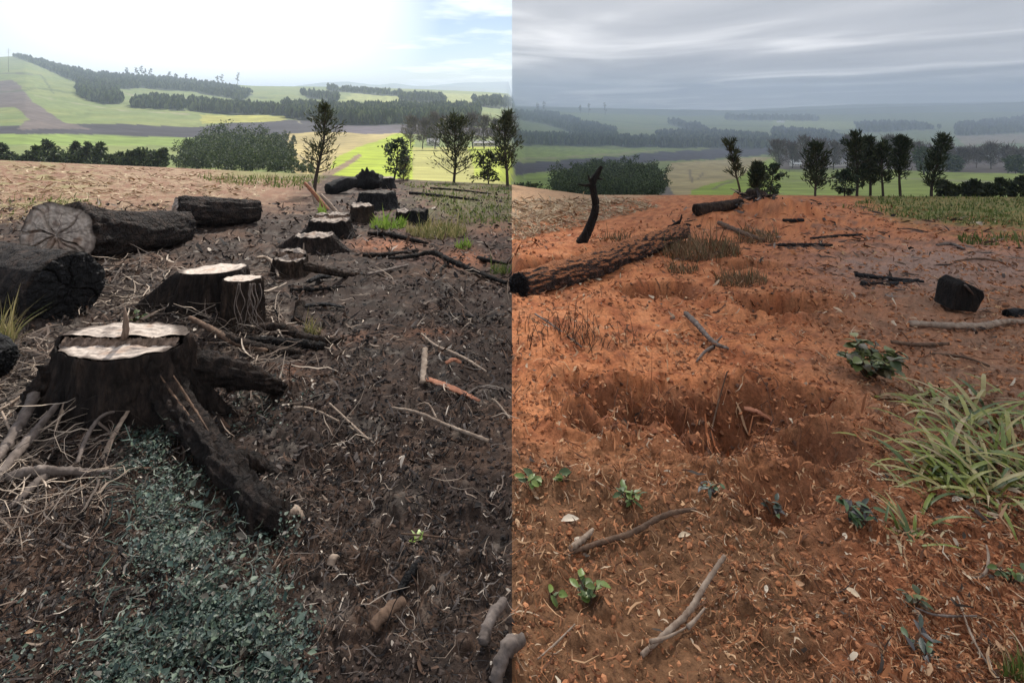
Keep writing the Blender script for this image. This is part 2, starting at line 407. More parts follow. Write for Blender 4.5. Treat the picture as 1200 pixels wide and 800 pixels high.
def build_ground():
    rws = np.concatenate([np.arange(860, 330, -2.6), np.arange(330, 180, -1.3)])
    ys = [-25, -12, -6, -3, -1.5, -.5, 0, .3, .6, .8, .95]
    yv = 960.0 / (rws - HZ - 600 * .115); ys = np.concatenate([ys, yv[(yv > 1.05) & (yv < 60)], [52, 60, 70, 82]])
    ys = np.unique(np.concatenate([ys, np.linspace(25, 50, 50)]))
    us = np.concatenate([np.arange(0, 1.06, .0042), [1.1, 1.16, 1.25, 1.4, 1.7, 2.2, 3, 4.5, 7]])
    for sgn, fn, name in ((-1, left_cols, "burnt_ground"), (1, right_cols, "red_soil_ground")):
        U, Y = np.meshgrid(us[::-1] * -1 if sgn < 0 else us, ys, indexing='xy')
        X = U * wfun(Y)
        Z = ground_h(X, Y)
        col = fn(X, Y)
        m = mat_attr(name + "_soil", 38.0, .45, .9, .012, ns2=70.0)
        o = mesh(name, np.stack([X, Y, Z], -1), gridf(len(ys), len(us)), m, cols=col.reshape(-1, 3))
        tag(o, kind='structure')
build_ground()

# ------------------------------------------------------------------ the valley and the hills beyond it, one terrain
SKX = [-120, 0, 30, 60, 110, 150, 200, 250, 300, 400, 500, 570, 597, 603, 700, 800, 900, 1000, 1100, 1320]
SKR = [76, 67, 65, 74, 84, 88, 93, 98, 101, 102, 105, 108, 110, 129, 133, 136, 135, 134, 132, 130]
TT = np.array([1.25, 1.0, .85, .7, .55, .45, .3, .15, .07, 0.0])
DL = np.array([50, 70, 150, 270, 420, 560, 900, 1400, 1900, 2600.])
DR = np.array([50, 70, 155, 350, 760, 1350, 2600, 4300, 5700, 6800.])
def tr_depth(px, row):
    rs = np.interp(px, SKX, SKR); bot = np.interp(px, [585, 615], [215, 245])
    t = (row - rs) / (bot - rs); k = sstep(585, 615, px)
    a = np.exp(np.interp(t, TT[::-1], np.log(DL[::-1]))); b = np.exp(np.interp(t, TT[::-1], np.log(DR[::-1])))
    return a * (1 - k) + b * k
def T(px, row): return Q(px, row, float(tr_depth(px, row)))
FOREST = [  # planted forest blocks (photo outline of where they stand)
    [(14, 66), (60, 76), (110, 88), (170, 92), (240, 97), (296, 110), (285, 119), (225, 108), (165, 104), (118, 106), (78, 92), (40, 76)],
    [(90, 97), (138, 106), (142, 122), (118, 122), (92, 114)], [(178, 118), (215, 122), (216, 131), (150, 126)],
    [(222, 122), (345, 132), (345, 137), (222, 131)], [(330, 124), (395, 129), (480, 127), (562, 126), (562, 147), (395, 146), (335, 138)],
    [(352, 108), (395, 115), (397, 122), (355, 113)], [(385, 103), (470, 110), (470, 114), (385, 107)], [(468, 112), (522, 115), (522, 121), (468, 119)],
    [(555, 118), (600, 116), (600, 127), (560, 125)],
    [(603, 132), (650, 134), (690, 146), (722, 153), (722, 164), (690, 162), (640, 146), (603, 140)], [(603, 160), (768, 165), (768, 173), (603, 170)],
    [(770, 158), (820, 155), (900, 162), (905, 175), (772, 173)], [(783, 142), (820, 148), (830, 156), (815, 154), (783, 146)],
    [(850, 137), (960, 139), (960, 142), (850, 141)], [(905, 152), (970, 158), (1000, 168), (905, 170)], [(1000, 146), (1070, 146), (1100, 152), (1010, 156)],
    [(1120, 148), (1200, 140), (1320, 138), (1320, 152), (1200, 156), (1120, 160)]]
FIELDS = [
    ((.05, .045, .055), [(-120, 146), (0, 149), (100, 145), (220, 148), (300, 143), (350, 140), (600, 150), (600, 158), (330, 158), (240, 162), (120, 158), (-120, 156)]),
    ((.15, .12, .11), [(-120, 95), (20, 96), (38, 120), (75, 143), (110, 152), (20, 152), (35, 140), (20, 127), (-120, 125)]),
    ((.22, .30, .07), [(-120, 156), (120, 159), (240, 162), (225, 172), (100, 172), (-120, 166)]),
    ((.40, .38, .09), [(235, 134), (340, 137), (330, 143), (235, 145)]),
    ((.34, .36, .12), [(420, 106), (600, 112), (600, 117), (480, 126), (400, 118)]),
    ((.12, .10, .12), [(395, 147), (600, 150), (600, 160), (395, 157)]),
    ((.13, .115, .11), [(295, 162), (346, 158), (352, 196), (322, 200)]),
    ((.44, .35, .15), [(334, 157), (472, 155), (392, 195), (380, 218), (345, 214), (332, 172)]),
    ((.36, .44, .035), [(468, 155.5), (484, 160), (486, 225), (372, 225), (392, 186), (430, 168)]),
    ((.26, .18, .11), [(376, 204), (420, 181), (424, 183), (384, 210)]),
    ((.40, .38, .12), [(484, 172), (600, 170), (600, 230), (484, 230)]),
    ((.40, .46, .05), [(548, 172), (600, 172), (600, 215), (556, 206)]),
    ((.07, .065, .08), [(603, 191), (700, 186), (780, 178), (900, 172), (930, 173), (900, 181), (830, 187), (700, 194), (640, 202), (603, 206)]),
    ((.26, .33, .08), [(603, 172), (720, 175), (780, 176), (700, 184), (603, 188)]),
    ((.22, .29, .07), [(603, 206), (660, 203), (650, 240), (603, 250)]),
    ((.20, .18, .15), [(770, 200), (800, 216), (798, 250), (745, 250)]),
    ((.42, .34, .17), [(784, 192), (850, 187), (912, 184), (860, 214), (800, 240), (776, 210)]),
    ((.29, .37, .06), [(905, 184.5), (920, 200), (930, 250), (800, 250), (812, 222), (862, 210)]),
    ((.30, .36, .09), [(915, 202), (1320, 198), (1320, 250), (915, 250)]),
    ((.16, .13, .12), [(912, 170), (1080, 170), (1320, 180), (1320, 204), (1100, 200), (912, 198)]),
    ((.36, .29, .20), [(1120, 160), (1200, 157), (1320, 156), (1320, 166), (1200, 168), (1130, 170)]),
    ((.33, .37, .12), [(905, 141), (1010, 143), (1000, 152), (905, 152)])]
TRACKS = [((.08, .10, .05), .8, [(48, 88), (55, 98), (62, 109)]), ((.10, .09, .08), .8, [(-100, 86), (20, 87), (48, 88)]), ((.36, .32, .2), .6, [(40, 112), (90, 122), (150, 130), (222, 134)]),
    ((.34, .30, .2), .6, [(140, 108), (180, 117), (230, 116)]), ((.36, .33, .2), .6, [(300, 120), (340, 130), (352, 146)]), ((.07, .1, .04), .7, [(230, 98), (270, 112), (330, 116), (400, 116)]),
    ((.35, .3, .18), .6, [(395, 122), (470, 126), (590, 118)]), ((.07, .1, .04), .8, [(0, 108), (45, 104), (90, 110)]), ((.36, .3, .18), .8, [(600, 187), (690, 183), (770, 177)]),
    ((.2, .16, .11), .9, [(808, 200), (811, 214)]), ((.2, .16, .11), .9, [(824, 203), (818, 211)]), ((.2, .16, .11), 1.0, [(836, 222), (846, 217), (858, 214)]), ((.3, .27, .18), .7, [(915, 212), (1000, 208), (1200, 214)]),
    ((.09, .12, .05), .8, [(700, 140), (760, 146), (900, 148)]), ((.09, .12, .05), .8, [(905, 158), (1000, 152), (1100, 148)]), ((.36, .31, .2), .6, [(720, 150), (800, 152), (900, 156)]), ((.25, .2, .14), .7, [(346, 178), (360, 190), (352, 204)])]
def build_terrain():
    pxs = np.concatenate([np.linspace(-1500, -130, 20), np.arange(-120, 1321, 2.4), np.linspace(1330, 2700, 20)])
    tt = np.concatenate([np.linspace(0, 1.0, 150), np.linspace(1.03, 1.25, 8)])
    PX, T_ = np.meshgrid(pxs, tt, indexing='xy')
    rs = np.interp(PX, SKX, SKR); bot = np.interp(PX, [585, 615], [215, 245])
    RW = rs + T_ * (bot - rs); D = tr_depth(PX, RW)
    X, Z = (PX - 600) / F * D, EYE - (RW - HZ) * D / F
    Z = Z + np.minimum(D * .004, 8.0) * fbm(X / 90, D / 90, 2, 3) * np.clip(T_ * 6, 0, 1) * np.clip((1.02 - T_) * 8, 0, 1)
    n = fbm(X / 160, D / 160, 5, 4); nf = fbm(X / 45, D / 120, 8, 3)
    jx, jr = PX + 2.2 * nf, RW + 1.0 * nf
    c = np.broadcast_to(np.array([.20, .25, .085]), X.shape + (3,)).copy()
    c = lerp(c, [.25, .28, .095], sstep(-.3, .4, n)); c = lerp(c, [.155, .21, .07], sstep(.15, .4, np.sin(Z * .55 + n * 3) * .3 + nf * .4) * .7)
    for colr, poly in FIELDS:
        k = inpoly(jx, jr, poly); c[k] = np.array(colr) * (1 + .22 * nf[k] + .1 * np.sin(D[k] * .35 + X[k] * .2))[:, None]
    for poly in FOREST:
        k = inpoly(jx, jr, poly); c[k] = np.array([.035, .05, .028])
    # crop rows along the contour, farm tracks
    rowl = np.sin(Z * 2.1 + 2 * n) * .5 + np.sin(Z * .9 - X * .02) * .5
    c = c * (1 + .10 * rowl * sstep(1500, 300, D))[..., None]
    for colr, w, ln in TRACKS:
        for (a0, a1), (b0, b1) in zip(ln[:-1], ln[1:]):
            dx, dy = b0 - a0, b1 - a1; t = np.clip(((jx - a0) * dx + (RW - a1) * dy) / (dx * dx + dy * dy), 0, 1)
            d_ = np.hypot((PX - a0 - t * dx) * .6, (RW - a1 - t * dy) * 1.2); c = lerp(c, colr, sstep(w * 1.6, w * .5, d_) * .8)
    nr, nc = X.shape
    # close the hill behind its crest so that it is land, not a screen
    Xb, Db, Zb = X[:1] * 1.25, D[:1] * 1.25, Z[:1] - D[:1] * .02 - 25
    V = np.concatenate([np.stack([Xb, Db, Zb], -1), np.stack([X, D, Z], -1)]); c = np.concatenate([c[:1], c])
    c = c * .72; tag(mesh("hills", V, gridf(nr + 1, nc), mat_attr("hill_land", .09, .28, .4, .6, ns2=.35), cols=np.clip(c, .01, .7).reshape(-1, 3)), kind='structure')
    # blue ranges far off
    m = mat_noise("far_range_land", [(.3, (.06, .085, .05)), (.7, (.14, .16, .08))], nscale=.002, bump=0)
    xs = np.linspace(-500, 1700, 260)
    def rid(name, d, f):
        r = f(xs) + .5 * fbm(xs / 14, 3.1, d / 1000, 3)
        V = np.stack([np.stack([(xs - 600) / F * d * k, np.full_like(xs, d * k), EYE - ((r - HZ) * d / F) * 1 - g], -1) for k, g in ((.86, 190), (.93, 70), (1, 0), (1.08, 60))])
        tag(mesh(name, V, gridf(4, len(xs)), m), kind='structure')
    rid("far_hills", 8200, lambda x: np.interp(x, [-500, 300, 345, 380, 410, 440, 460, 485, 520, 597, 604, 900, 1000, 1060, 1100, 1200, 1700], [118, 112, 101, 96.5, 96, 100, 97.5, 101, 101, 105, 126, 130, 127, 125, 124, 119.5, 120]))
    rid("distant_mountains", 10500, lambda x: np.interp(x, [-500, 420, 500, 540, 597, 604, 850, 935, 1000, 1200, 1700], [120, 112, 101, 97, 96, 124, 130, 125.5, 122.5, 119.5, 118]))
    s = 12500
    V = [(-s, -60, -300), (s, -60, -300), (s, s, -300), (-s, s, -300)]
    tag(mesh("lowland", V, [np.array([[0, 1, 2, 3]])], m), kind='structure')
build_terrain()

# ------------------------------------------------------------------ the air
def build_haze():
    x, y0, y1, z0, z1 = 14500, -200, 13500, -420, 330
    V = [(-x, y0, z0), (x, y0, z0), (x, y1, z0), (-x, y1, z0), (-x, y0, z1), (x, y0, z1), (x, y1, z1), (-x, y1, z1)]
    Fq = np.array([[0, 3, 2, 1], [4, 5, 6, 7], [0, 1, 5, 4], [1, 2, 6, 5], [2, 3, 7, 6], [3, 0, 4, 7]])
    m = bpy.data.materials.new("air"); m.use_nodes = True; t = m.node_tree; t.nodes.clear()
    v = N(t, 'ShaderNodeVolumePrincipled'); v.inputs['Density'].default_value = HAZE; v.inputs['Color'].default_value = (.72, .83, 1, 1)
    v.inputs['Anisotropy'].default_value = 0.0
    o = N(t, 'ShaderNodeOutputMaterial'); t.links.new(v.outputs[0], o.inputs['Volume'])
    tag(mesh("haze", V, Fq, m, smooth=False), "pale blue haze hanging in the valley air", "haze", kind='stuff')
HAZE = 0.00017
build_haze()
# ------------------------------------------------------------------ materials of the burnt wood
BARK = mat_bark("charred_bark", [(.3, (.006, .005, .005)), (.52, (.018, .014, .012)), (.66, (.04, .028, .022)), (.8, (.10, .07, .055))], (1, 1, .3), 15, 22)
BARKB = mat_bark("scorched_brown_bark", [(.3, (.012, .009, .008)), (.52, (.042, .028, .02)), (.8, (.16, .10, .07))], (1, 1, .3), 14, 20)
BARKL = mat_bark("charred_log_bark", [(.3, (.012, .010, .010)), (.5, (.034, .027, .024)), (.62, (.075, .052, .042)), (.8, (.17, .135, .115))], (1, 1, 1), 9, 13, 1.0, .05)
BARKM = mat_bark("brown_black_stump_bark", [(.3, (.010, .008, .007)), (.5, (.032, .023, .019)), (.66, (.075, .05, .038)), (.8, (.15, .10, .075))], (1, 1, .3), 13, 16, 1.0, .04)
CHAR = mat_bark("charcoal", [(.3, (.009, .009, .010)), (.55, (.022, .021, .022)), (.7, (.05, .046, .045)), (.85, (.12, .11, .105))], (1, 1, 1), 10, 14, 1.0, .05, rough=.75)
CUT = mat_noise("sawn_wood", [(.3, (.16, .105, .075)), (.42, (.40, .31, .25)), (.55, (.60, .51, .44)), (.75, (.72, .64, .57))], (1, 4.5, 4), 9, .8, .5, .008)
CUTD = mat_noise("weathered_sawn_wood", [(.28, (.13, .09, .07)), (.5, (.34, .25, .20)), (.75, (.52, .42, .36))], (2, 2, 2), 9, .85, .5, .01)
TORN = mat_noise("torn_wood", [(.3, (.05, .035, .027)), (.55, (.22, .15, .11)), (.8, (.45, .34, .26))], (1, 1, .15), 30, .85, .8, .02)
GREYW = mat_noise("grey_dead_wood", [(.3, (.06, .045, .037)), (.6, (.17, .135, .115)), (.85, (.33, .28, .24))], (1, 1, 1), 18, .8, .5, .006)
PALEW = mat_noise("pale_dry_wood", [(.3, (.15, .10, .07)), (.6, (.32, .245, .185)), (.85, (.5, .41, .33))], (1, 1, 1), 20, .8, .4, .005)
BROWNW = mat_noise("brown_dead_wood", [(.3, (.05, .03, .02)), (.6, (.14, .085, .055)), (.85, (.27, .18, .12))], (1, 1, 1), 18, .85, .6, .008)
REDW = mat_noise("reddish_split_wood", [(.3, (.16, .06, .035)), (.6, (.33, .14, .08)), (.85, (.48, .26, .17))], (1, 1, 1), 18, .85, .5, .006)

CUTF = mat_attr("ringed_sawn_wood", 60.0, .22, .5, .006, rough=.8, ns2=90.0)
def wood_cols(u, v, seed, bright):
    """growth rings, heart stain, drying checks and a dark bark-side rim of sawn wood"""
    r = np.hypot(u, v); a = np.arctan2(v, u); n_ = fbm(u * 2.2 + seed, v * 2.2, seed, 4)
    ring = .5 + .5 * np.sin(r * 46 + 5 * n_)
    c = np.array([.62, .52, .44]) * (.72 + .28 * ring)[..., None]
    c = lerp(c, np.array([.40, .25, .17]), sstep(.05, .55, n_ + .25 - .6 * r) * .6)
    c = lerp(c, np.array([.22, .17, .145]), sstep(.15, .6, fbm(u * 5 + seed, v * 1.3, 3 + seed, 4)) * .6)
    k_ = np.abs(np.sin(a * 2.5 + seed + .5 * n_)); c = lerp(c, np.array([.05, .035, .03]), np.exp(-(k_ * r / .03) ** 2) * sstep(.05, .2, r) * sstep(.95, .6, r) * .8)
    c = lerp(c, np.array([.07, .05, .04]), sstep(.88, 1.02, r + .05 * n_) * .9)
    return c * bright
def stump(label, px, base, wpx, rowf, rowb, ry=.55, lobes=(), split=None, step=.05, mat=BARK, cut=CUT, seed=0.0, flare=.28, roots=(), group=None, tiltx=0.0, n=96, rise=None, fins=()):
    """a sawn tree stump: bark wall, cut face(s), buttress roots"""
    g = P(px, base, False); y0 = g[1]; rx = wpx * y0 / F / 2; r_y = rx * ry; cy = y0 + r_y; cx = (px - 600) / F * cy
    zf, zb = EYE - (rowf - HZ) * y0 / F, EYE - (rowb - HZ) * (cy + r_y) / F
    th = np.linspace(0, 2 * np.pi, n, endpoint=False); c, s = np.cos(th), np.sin(th)
    lob = 1 + .13 * fbm(c * 1.5 + seed, s * 1.5, seed, 4)
    for a, h, w in lobes: lob = lob + h * np.exp(-((np.angle(np.exp(1j * (th - R(a))))) / R(w)) ** 2)
    sp = None if split is None else cy + split * r_y
    def ztop(x, y):
        z = zf + (zb - zf) * (y - (cy - r_y)) / (2 * r_y) + tiltx * (x - cx)
        if sp is not None: z = np.where(y < sp + .006 * np.sin(x * 9), z - step, z)
        if rise is not None: z = z + rise(x - cx, y - cy)
        return z + (.012 if cut is CUT else .05) * fbm(x * 7, y * 7, seed, 4)
    nl = 22; t = np.linspace(0, 1, nl)
    fl = flare * (1 + .8 * fbm(c * 2.2, s * 2.2, 3 + seed, 2)); 
    rad = lob[None] * (1 + fl[None] * (1 - t[:, None]) ** 2.4)
    for a, h, w, *pw in fins: rad = rad + (h * np.exp(-((np.angle(np.exp(1j * (th - R(a))))) / R(w)) ** 2))[None] * (1 - t[:, None]) ** (pw[0] if pw else 1.8)
    rid = .13 * np.abs(perlin(c[None] * 7 + seed, s[None] * 7, t[:, None] * .8)) + .05 * fbm(c[None] * 5, s[None] * 5, t[:, None] * 4 + seed, 3)
    rad = rad * (1 + rid * np.minimum(1, (1.02 - t[:, None]) * 9))
    X, Y = cx + rx * rad * c, cy + r_y * rad * s
    zg = ground_h(X[0], Y[0]) - .10
    zt = ztop(X[-1], Y[-1])
    Z = zg[None] + (zt - zg)[None] * (t[:, None] ** .9)
    root = thing("tree_stump", label, "tree stump", (cx, cy, gz(cx, cy)), group)
    Lc = root.location
    X, Y, Z = (np.concatenate([A, B]) for A, B in ((X, cx + (X[-1:] - cx) * .965), (Y, cy + (Y[-1:] - cy) * .965), (Z, Z[-1:] - .004)))
    mesh("bark", np.stack([X, Y, Z], -1), gridf(nl + 1, n, True), mat, root, Lc)
    # cut faces, saw-cut in scan lines, one per level
    ox, oy = cx + (X[-1] - cx) * .992, cy + (Y[-1] - cy) * .992
    parts = [(oy.min(), oy.max())] if sp is None else [(oy.min(), sp - .012), (sp + .012, oy.max())]
    for k, (ya, yb) in enumerate(parts):
        yy = np.linspace(ya + 1e-4, yb - 1e-4, 26); rowsV = []
        for y in yy:
            xs = []
            for i in range(n):
                j = (i + 1) % n
                if (oy[i] > y) != (oy[j] > y): xs.append(ox[i] + (y - oy[i]) / (oy[j] - oy[i]) * (ox[j] - ox[i]))
            a, b = (min(xs), max(xs)) if xs else (cx, cx)
            x = np.linspace(a, b, 40); wob = .006 * np.sin(x * 9) + .008 * fbm(x * 6, 0 * x, seed, 2)
            yw = y + (wob if sp is not None and ((k == 0 and y > sp - .06) or (k == 1 and y < sp + .06)) else 0)
            rowsV.append(np.stack([x, yw + 0 * x, ztop(x, np.full_like(x, y)) + .003 + .005 * fbm(x * 20, np.full_like(x, y) * 50, 1, 3)], -1))
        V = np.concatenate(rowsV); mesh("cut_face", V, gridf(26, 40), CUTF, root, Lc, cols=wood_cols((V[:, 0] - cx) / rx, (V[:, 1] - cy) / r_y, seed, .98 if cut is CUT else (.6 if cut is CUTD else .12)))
    if sp is not None:       # the torn hinge between the two saw cuts
        x = np.linspace(ox.min() + .03, ox.max() - .03, 90); h = np.array([-.02, .2, .4, .6, .8, 1.0])
        zt2 = zf + (zb - zf) * (sp - (cy - r_y)) / (2 * r_y) + tiltx * (x - cx)
        jag = np.abs(fbm(x * 40, 0 * x, seed, 3)) * step * .45 * (rng.random(90) < .7)
        V = np.stack([np.stack([x, sp - .03 * (1 - hh) + .006 * np.sin(x * 9) + .022 * perlin(x * 26, hh * 2.2) + .012 * perlin(x * 70, hh * 5), zt2 - step * (1 - hh) + hh * hh * jag - .003], -1) for hh in h])
        mesh("hinge_wood", V, gridf(6, 90), TORN, root, Lc)
    for pts, rr in roots:
        p = [np.array(q, float) for q in pts]
        V, Fs = tube(p, np.array(rr) * (.58 if len(p) > 6 else .66), seg=40, na=.42, ns=7, seed=seed + len(pts), n=70, ridge=.4)
        mesh("root", V, Fs, mat, root, Lc)
    return root, (cx, cy, rx, r_y, zf, zb)
def gp(px, row, up=0.0):
    p = P(px, row, False); p[2] += up; return p
def px2m(n, y): return n * y / F

# ---- the big stump in front, two saw levels, long buttress roots
y_ = 2.78
st, inf = stump(mat=BARKM, label="large charred stump with a pale two-level cut face and a thin splinter standing on it", px=143, base=508, wpx=138, rowf=414, rowb=378, ry=.46, split=-.02, step=.034,
    seed=1.0, flare=.34, lobes=((20, .22, 35), (160, .16, 30), (200, .05, 20)), n=150, fins=((-36, 1.0, 13, 1.5), (-95, .18, 18), (-140, .30, 16), (185, .5, 18), (15, .5, 20)),
    roots=[([Q(180, 425, 2.95), Q(196, 455, 2.92), Q(211, 483, 2.82), Q(231, 508, 2.68), Q(260, 543, 2.45), Q(291, 578, 2.25), Q(318, 603, 2.13), gp(340, 622, -.03)], [.15, .14, .12, .105, .095, .085, .065, .03]),
           ([Q(204, 426, 3.1), Q(240, 432, 3.1), Q(275, 437, 3.1), Q(310, 447, 3.1), gp(334, 455, -.02)], [.15, .13, .10, .07, .04]),
           ([Q(75, 430, 3.0), Q(62, 450, 2.98), Q(48, 466, 2.95), gp(36, 482, -.05)], [.14, .13, .12, .08])])
for pp, r_ in (([Q(285, 572, 2.27), Q(300, 598, 2.17), gp(304, 626, .0), gp(308, 650, -.03)], [.05, .042, .03, .012]), ([Q(310, 598, 2.15), gp(345, 606, .02), gp(372, 610, -.02)], [.045, .03, .01]), ([Q(258, 540, 2.46), gp(300, 545, .03), gp(335, 560, -.02)], [.045, .035, .012])):
    V, Fs = tube(pp, r_, seg=20, na=.4, ns=7, n=36, ridge=.3, seed=r_[1] * 90); mesh("rootlet", V, Fs, BARKM, st, st.location)
for k_ in (1, 4):
    o_ = (k_ - 3) * 5.0; V, Fs = tube([Q(198 + o_, 440, 2.88 - .01 * k_), Q(212 + o_, 462, 2.83), Q(228 + o_ * .8, 486, 2.73), Q(246 + o_ * .6, 512, 2.57)], [.003, .008, .007, .002], seg=6, n=30, na=.5, seed=k_ * 3.1); mesh("torn_fibre", V, Fs, BROWNW, st, st.location)
V, Fs = tube([(Q(146, 397, 2.98)), Q(148, 378, 2.98), Q(146, 360, 2.98)], [.022, .017, .004], seg=6, n=8, na=.3, seed=2)
mesh("splinter", V, Fs, TORN, st, st.location)
# ---- second stump: slanting root ramp, stepped top
st, inf = stump("charred stump with a tilted pale top and a long dark root ramp sloping down", 252, 374, 72, 322, 309, .75, seed=4.0, tiltx=.05, lobes=((175, .25, 30), (330, .1, 30)), flare=.1, n=140, mat=BARKM, fins=((186, 1.75, 17, 1.05), (225, .5, 16, 1.3), (-20, .5, 16, 1.5)))
st2, inf = stump("narrow dark stump column with a small pale top and dry vine hanging down it", 284, 386, 44, 330, 322, .8, seed=6.0, flare=.35, mat=BARKB)
stump("brown stump with a slanting grey top split by a dark crack", 341, 324, 38, 303, 291, .8, seed=9.0, flare=.35, mat=BARKB, cut=CUTD, tiltx=-.12, split=.1, step=.05,
      roots=[([Q(358, 312, 6.1), Q(385, 318, 6.0), gp(410, 323), gp(440, 322), gp(470, 318)], [.07, .05, .045, .04, .025])])
stump("low black stump worn to a wide mound with flat pale chips on top", 369, 295, 46, 279, 272, .8, seed=11.0, flare=.5, cut=CUTD, mat=BARKM, n=140, fins=((184, .95, 22, 1.0), (-6, 1.05, 20, 1.0), (250, .4, 20)))
stump("tall black stump with a jagged rim and bright green sprout on its edge", 388, 279, 48, 257, 249, .8, seed=13.0, flare=.25, split=.2, step=.06, fins=((-30, .5, 16), (205, .45, 16)), cut=CUTD)
stump("small reddish brown stump beside the leaning planks", 424, 262, 26, 243, 238, .8, seed=15.0, flare=.5, mat=BARKB, cut=CUTD)
stump("wide black burnt stump at the head of the row of stumps", 442, 246, 42, 227, 223, .9, seed=17.0, flare=.4, mat=CHAR, cut=CHAR)
stump("short stump with a small orange cut face beside blackened wood", 472, 262, 15, 249, 245, .9, seed=19.0, flare=.2, cut=CUTD)
stump("squat charred stump near the crest with a pale rim", 450, 221, 23, 209, 207, .9, seed=21.0, flare=.3, mat=CHAR, cut=CUTD)
stump("blackened stump fragment with splayed roots beside yellow grass", 490, 263, 22, 248, 245, .9, seed=23.0, flare=.5, mat=CHAR, cut=CHAR)

# ---- logs
def cracked_end(parent, C0, ax, rx, rz, mat, seed, cracks=7, shape=None):
    """sawn log end with radial drying cracks cut into it"""
    ax = np.array(ax, float); ax /= np.linalg.norm(ax); X = np.cross([0, 0, 1.0], ax); X /= np.linalg.norm(X); Y = np.cross(ax, X)
    n, k = 200, 40; th = np.linspace(0, 2 * np.pi, n, endpoint=False); r = np.linspace(0.0, 1, k)
    sh = 1 + .10 * fbm(np.cos(th) * 1.4 + seed, np.sin(th) * 1.4, seed, 3)
    if shape is not None: sh = sh * shape(th)
    ca = np.random.default_rng(int(seed * 10)).uniform(0, 2 * np.pi, cracks) * .25 + np.arange(cracks) * 2 * np.pi / cracks
    V, CC = [], []
    for ri in r:
        d = .02 * fbm(np.cos(th) * ri * 5, np.sin(th) * ri * 5, seed, 5) + .006 * perlin(th * 14, ri * 2, seed)
        for a in ca:
            wob = a + .12 * math.sin(ri * 6 + a * 3)
            d = d - .06 * np.exp(-((np.angle(np.exp(1j * (th - wob))) * max(ri, .12)) / .018) ** 2) * min(1, ri * 4) * (1.0 if ri < .9 else .6)
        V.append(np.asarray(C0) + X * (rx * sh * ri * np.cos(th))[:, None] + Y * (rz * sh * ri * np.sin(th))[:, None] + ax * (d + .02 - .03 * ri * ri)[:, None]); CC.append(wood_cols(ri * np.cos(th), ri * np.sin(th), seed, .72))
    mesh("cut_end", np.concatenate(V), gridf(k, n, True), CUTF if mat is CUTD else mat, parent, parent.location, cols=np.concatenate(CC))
def log(label, pts, rads, mat, endmat=None, seed=0.0, seg=64, na=.16, ridge=.10, group=None, name="log", n=110, cat="log", crk=7, shape=None, slant=0.0):
    pts = [np.array(p, float) for p in pts]
    root = thing(name, label, cat, pts[0] - np.array([0, 0, rads[0]]), group)
    V, Fs = tube(pts, rads, n=n, seg=seg, na=na, ns=6, seed=seed, ridge=ridge)
    ax0 = pts[0] - pts[1]; ax0 /= np.linalg.norm(ax0); ec = pts[0] + ax0 * rads[0] * .16; rz0 = rads[0] * .97; rx0 = rz0
    if slant:
        X0 = np.cross([0, 0, 1.0], -ax0); X0 /= np.linalg.norm(X0); q = V - pts[0]; l = q @ X0; s_ = np.clip(1 - (q @ -ax0) / 1.2, 0, 1.1)
        V = V + ax0 * (math.tan(slant) * l * s_)[:, None]; ax0 = ax0 * math.cos(slant) - X0 * math.sin(slant); rx0 = rz0 / math.cos(slant); ec = pts[0] + ax0 * rads[0] * .17
    mesh("bark", V, Fs, mat, root, root.location)
    if endmat is not None:
        cracked_end(root, ec, ax0, rx0, rz0, endmat, seed, crk, shape)
    return root
big = log("thick charred log with a broad cracked grey cut end beside the brown field", [Q(72, 276, 6.6), Q(112, 276, 6.95), Q(160, 273, 7.5), Q(214, 266, 8.3)], [.40, .33, .29, .25], BARKL, CUTD, 31.0, slant=R(27), crk=10, shape=lambda t: 1 + .22 * np.exp(-(np.angle(np.exp(1j * (t - 2.2))) / .5) ** 2) + .12 * np.exp(-(np.angle(np.exp(1j * (t - 5.6))) / .5) ** 2))
log("shorter black log behind the thick one, its sawn end pale brown", [Q(207, 247, 9.6), Q(240, 248, 9.9), Q(275, 249, 10.2), Q(303, 247, 10.5)], [.27, .27, .25, .2], BARKL, CUTD, 33.0, crk=5)
log("massive coal-black log cut square at the picture's edge", [Q(78, 336, 4.7), Q(40, 334, 4.9), Q(0, 328, 5.2), Q(-70, 312, 6.2)], [.30, .32, .34, .34], BARKL, CHAR, 35.0, crk=4, na=.09)
log("black burnt log end beside the great stump, half out of the picture", [Q(4, 425, 3.3), Q(-20, 418, 3.3), Q(-80, 405, 3.5)], [.10, .14, .15], CHAR, CHAR, 37.0, crk=3)
log("charred log lying near the feathery sapling on the crest", [Q(416, 213, 21), Q(400, 217, 20.5), Q(384, 222, 20)], [.22, .30, .22], CHAR, CHAR, 39.0, crk=3, n=30, seg=20)

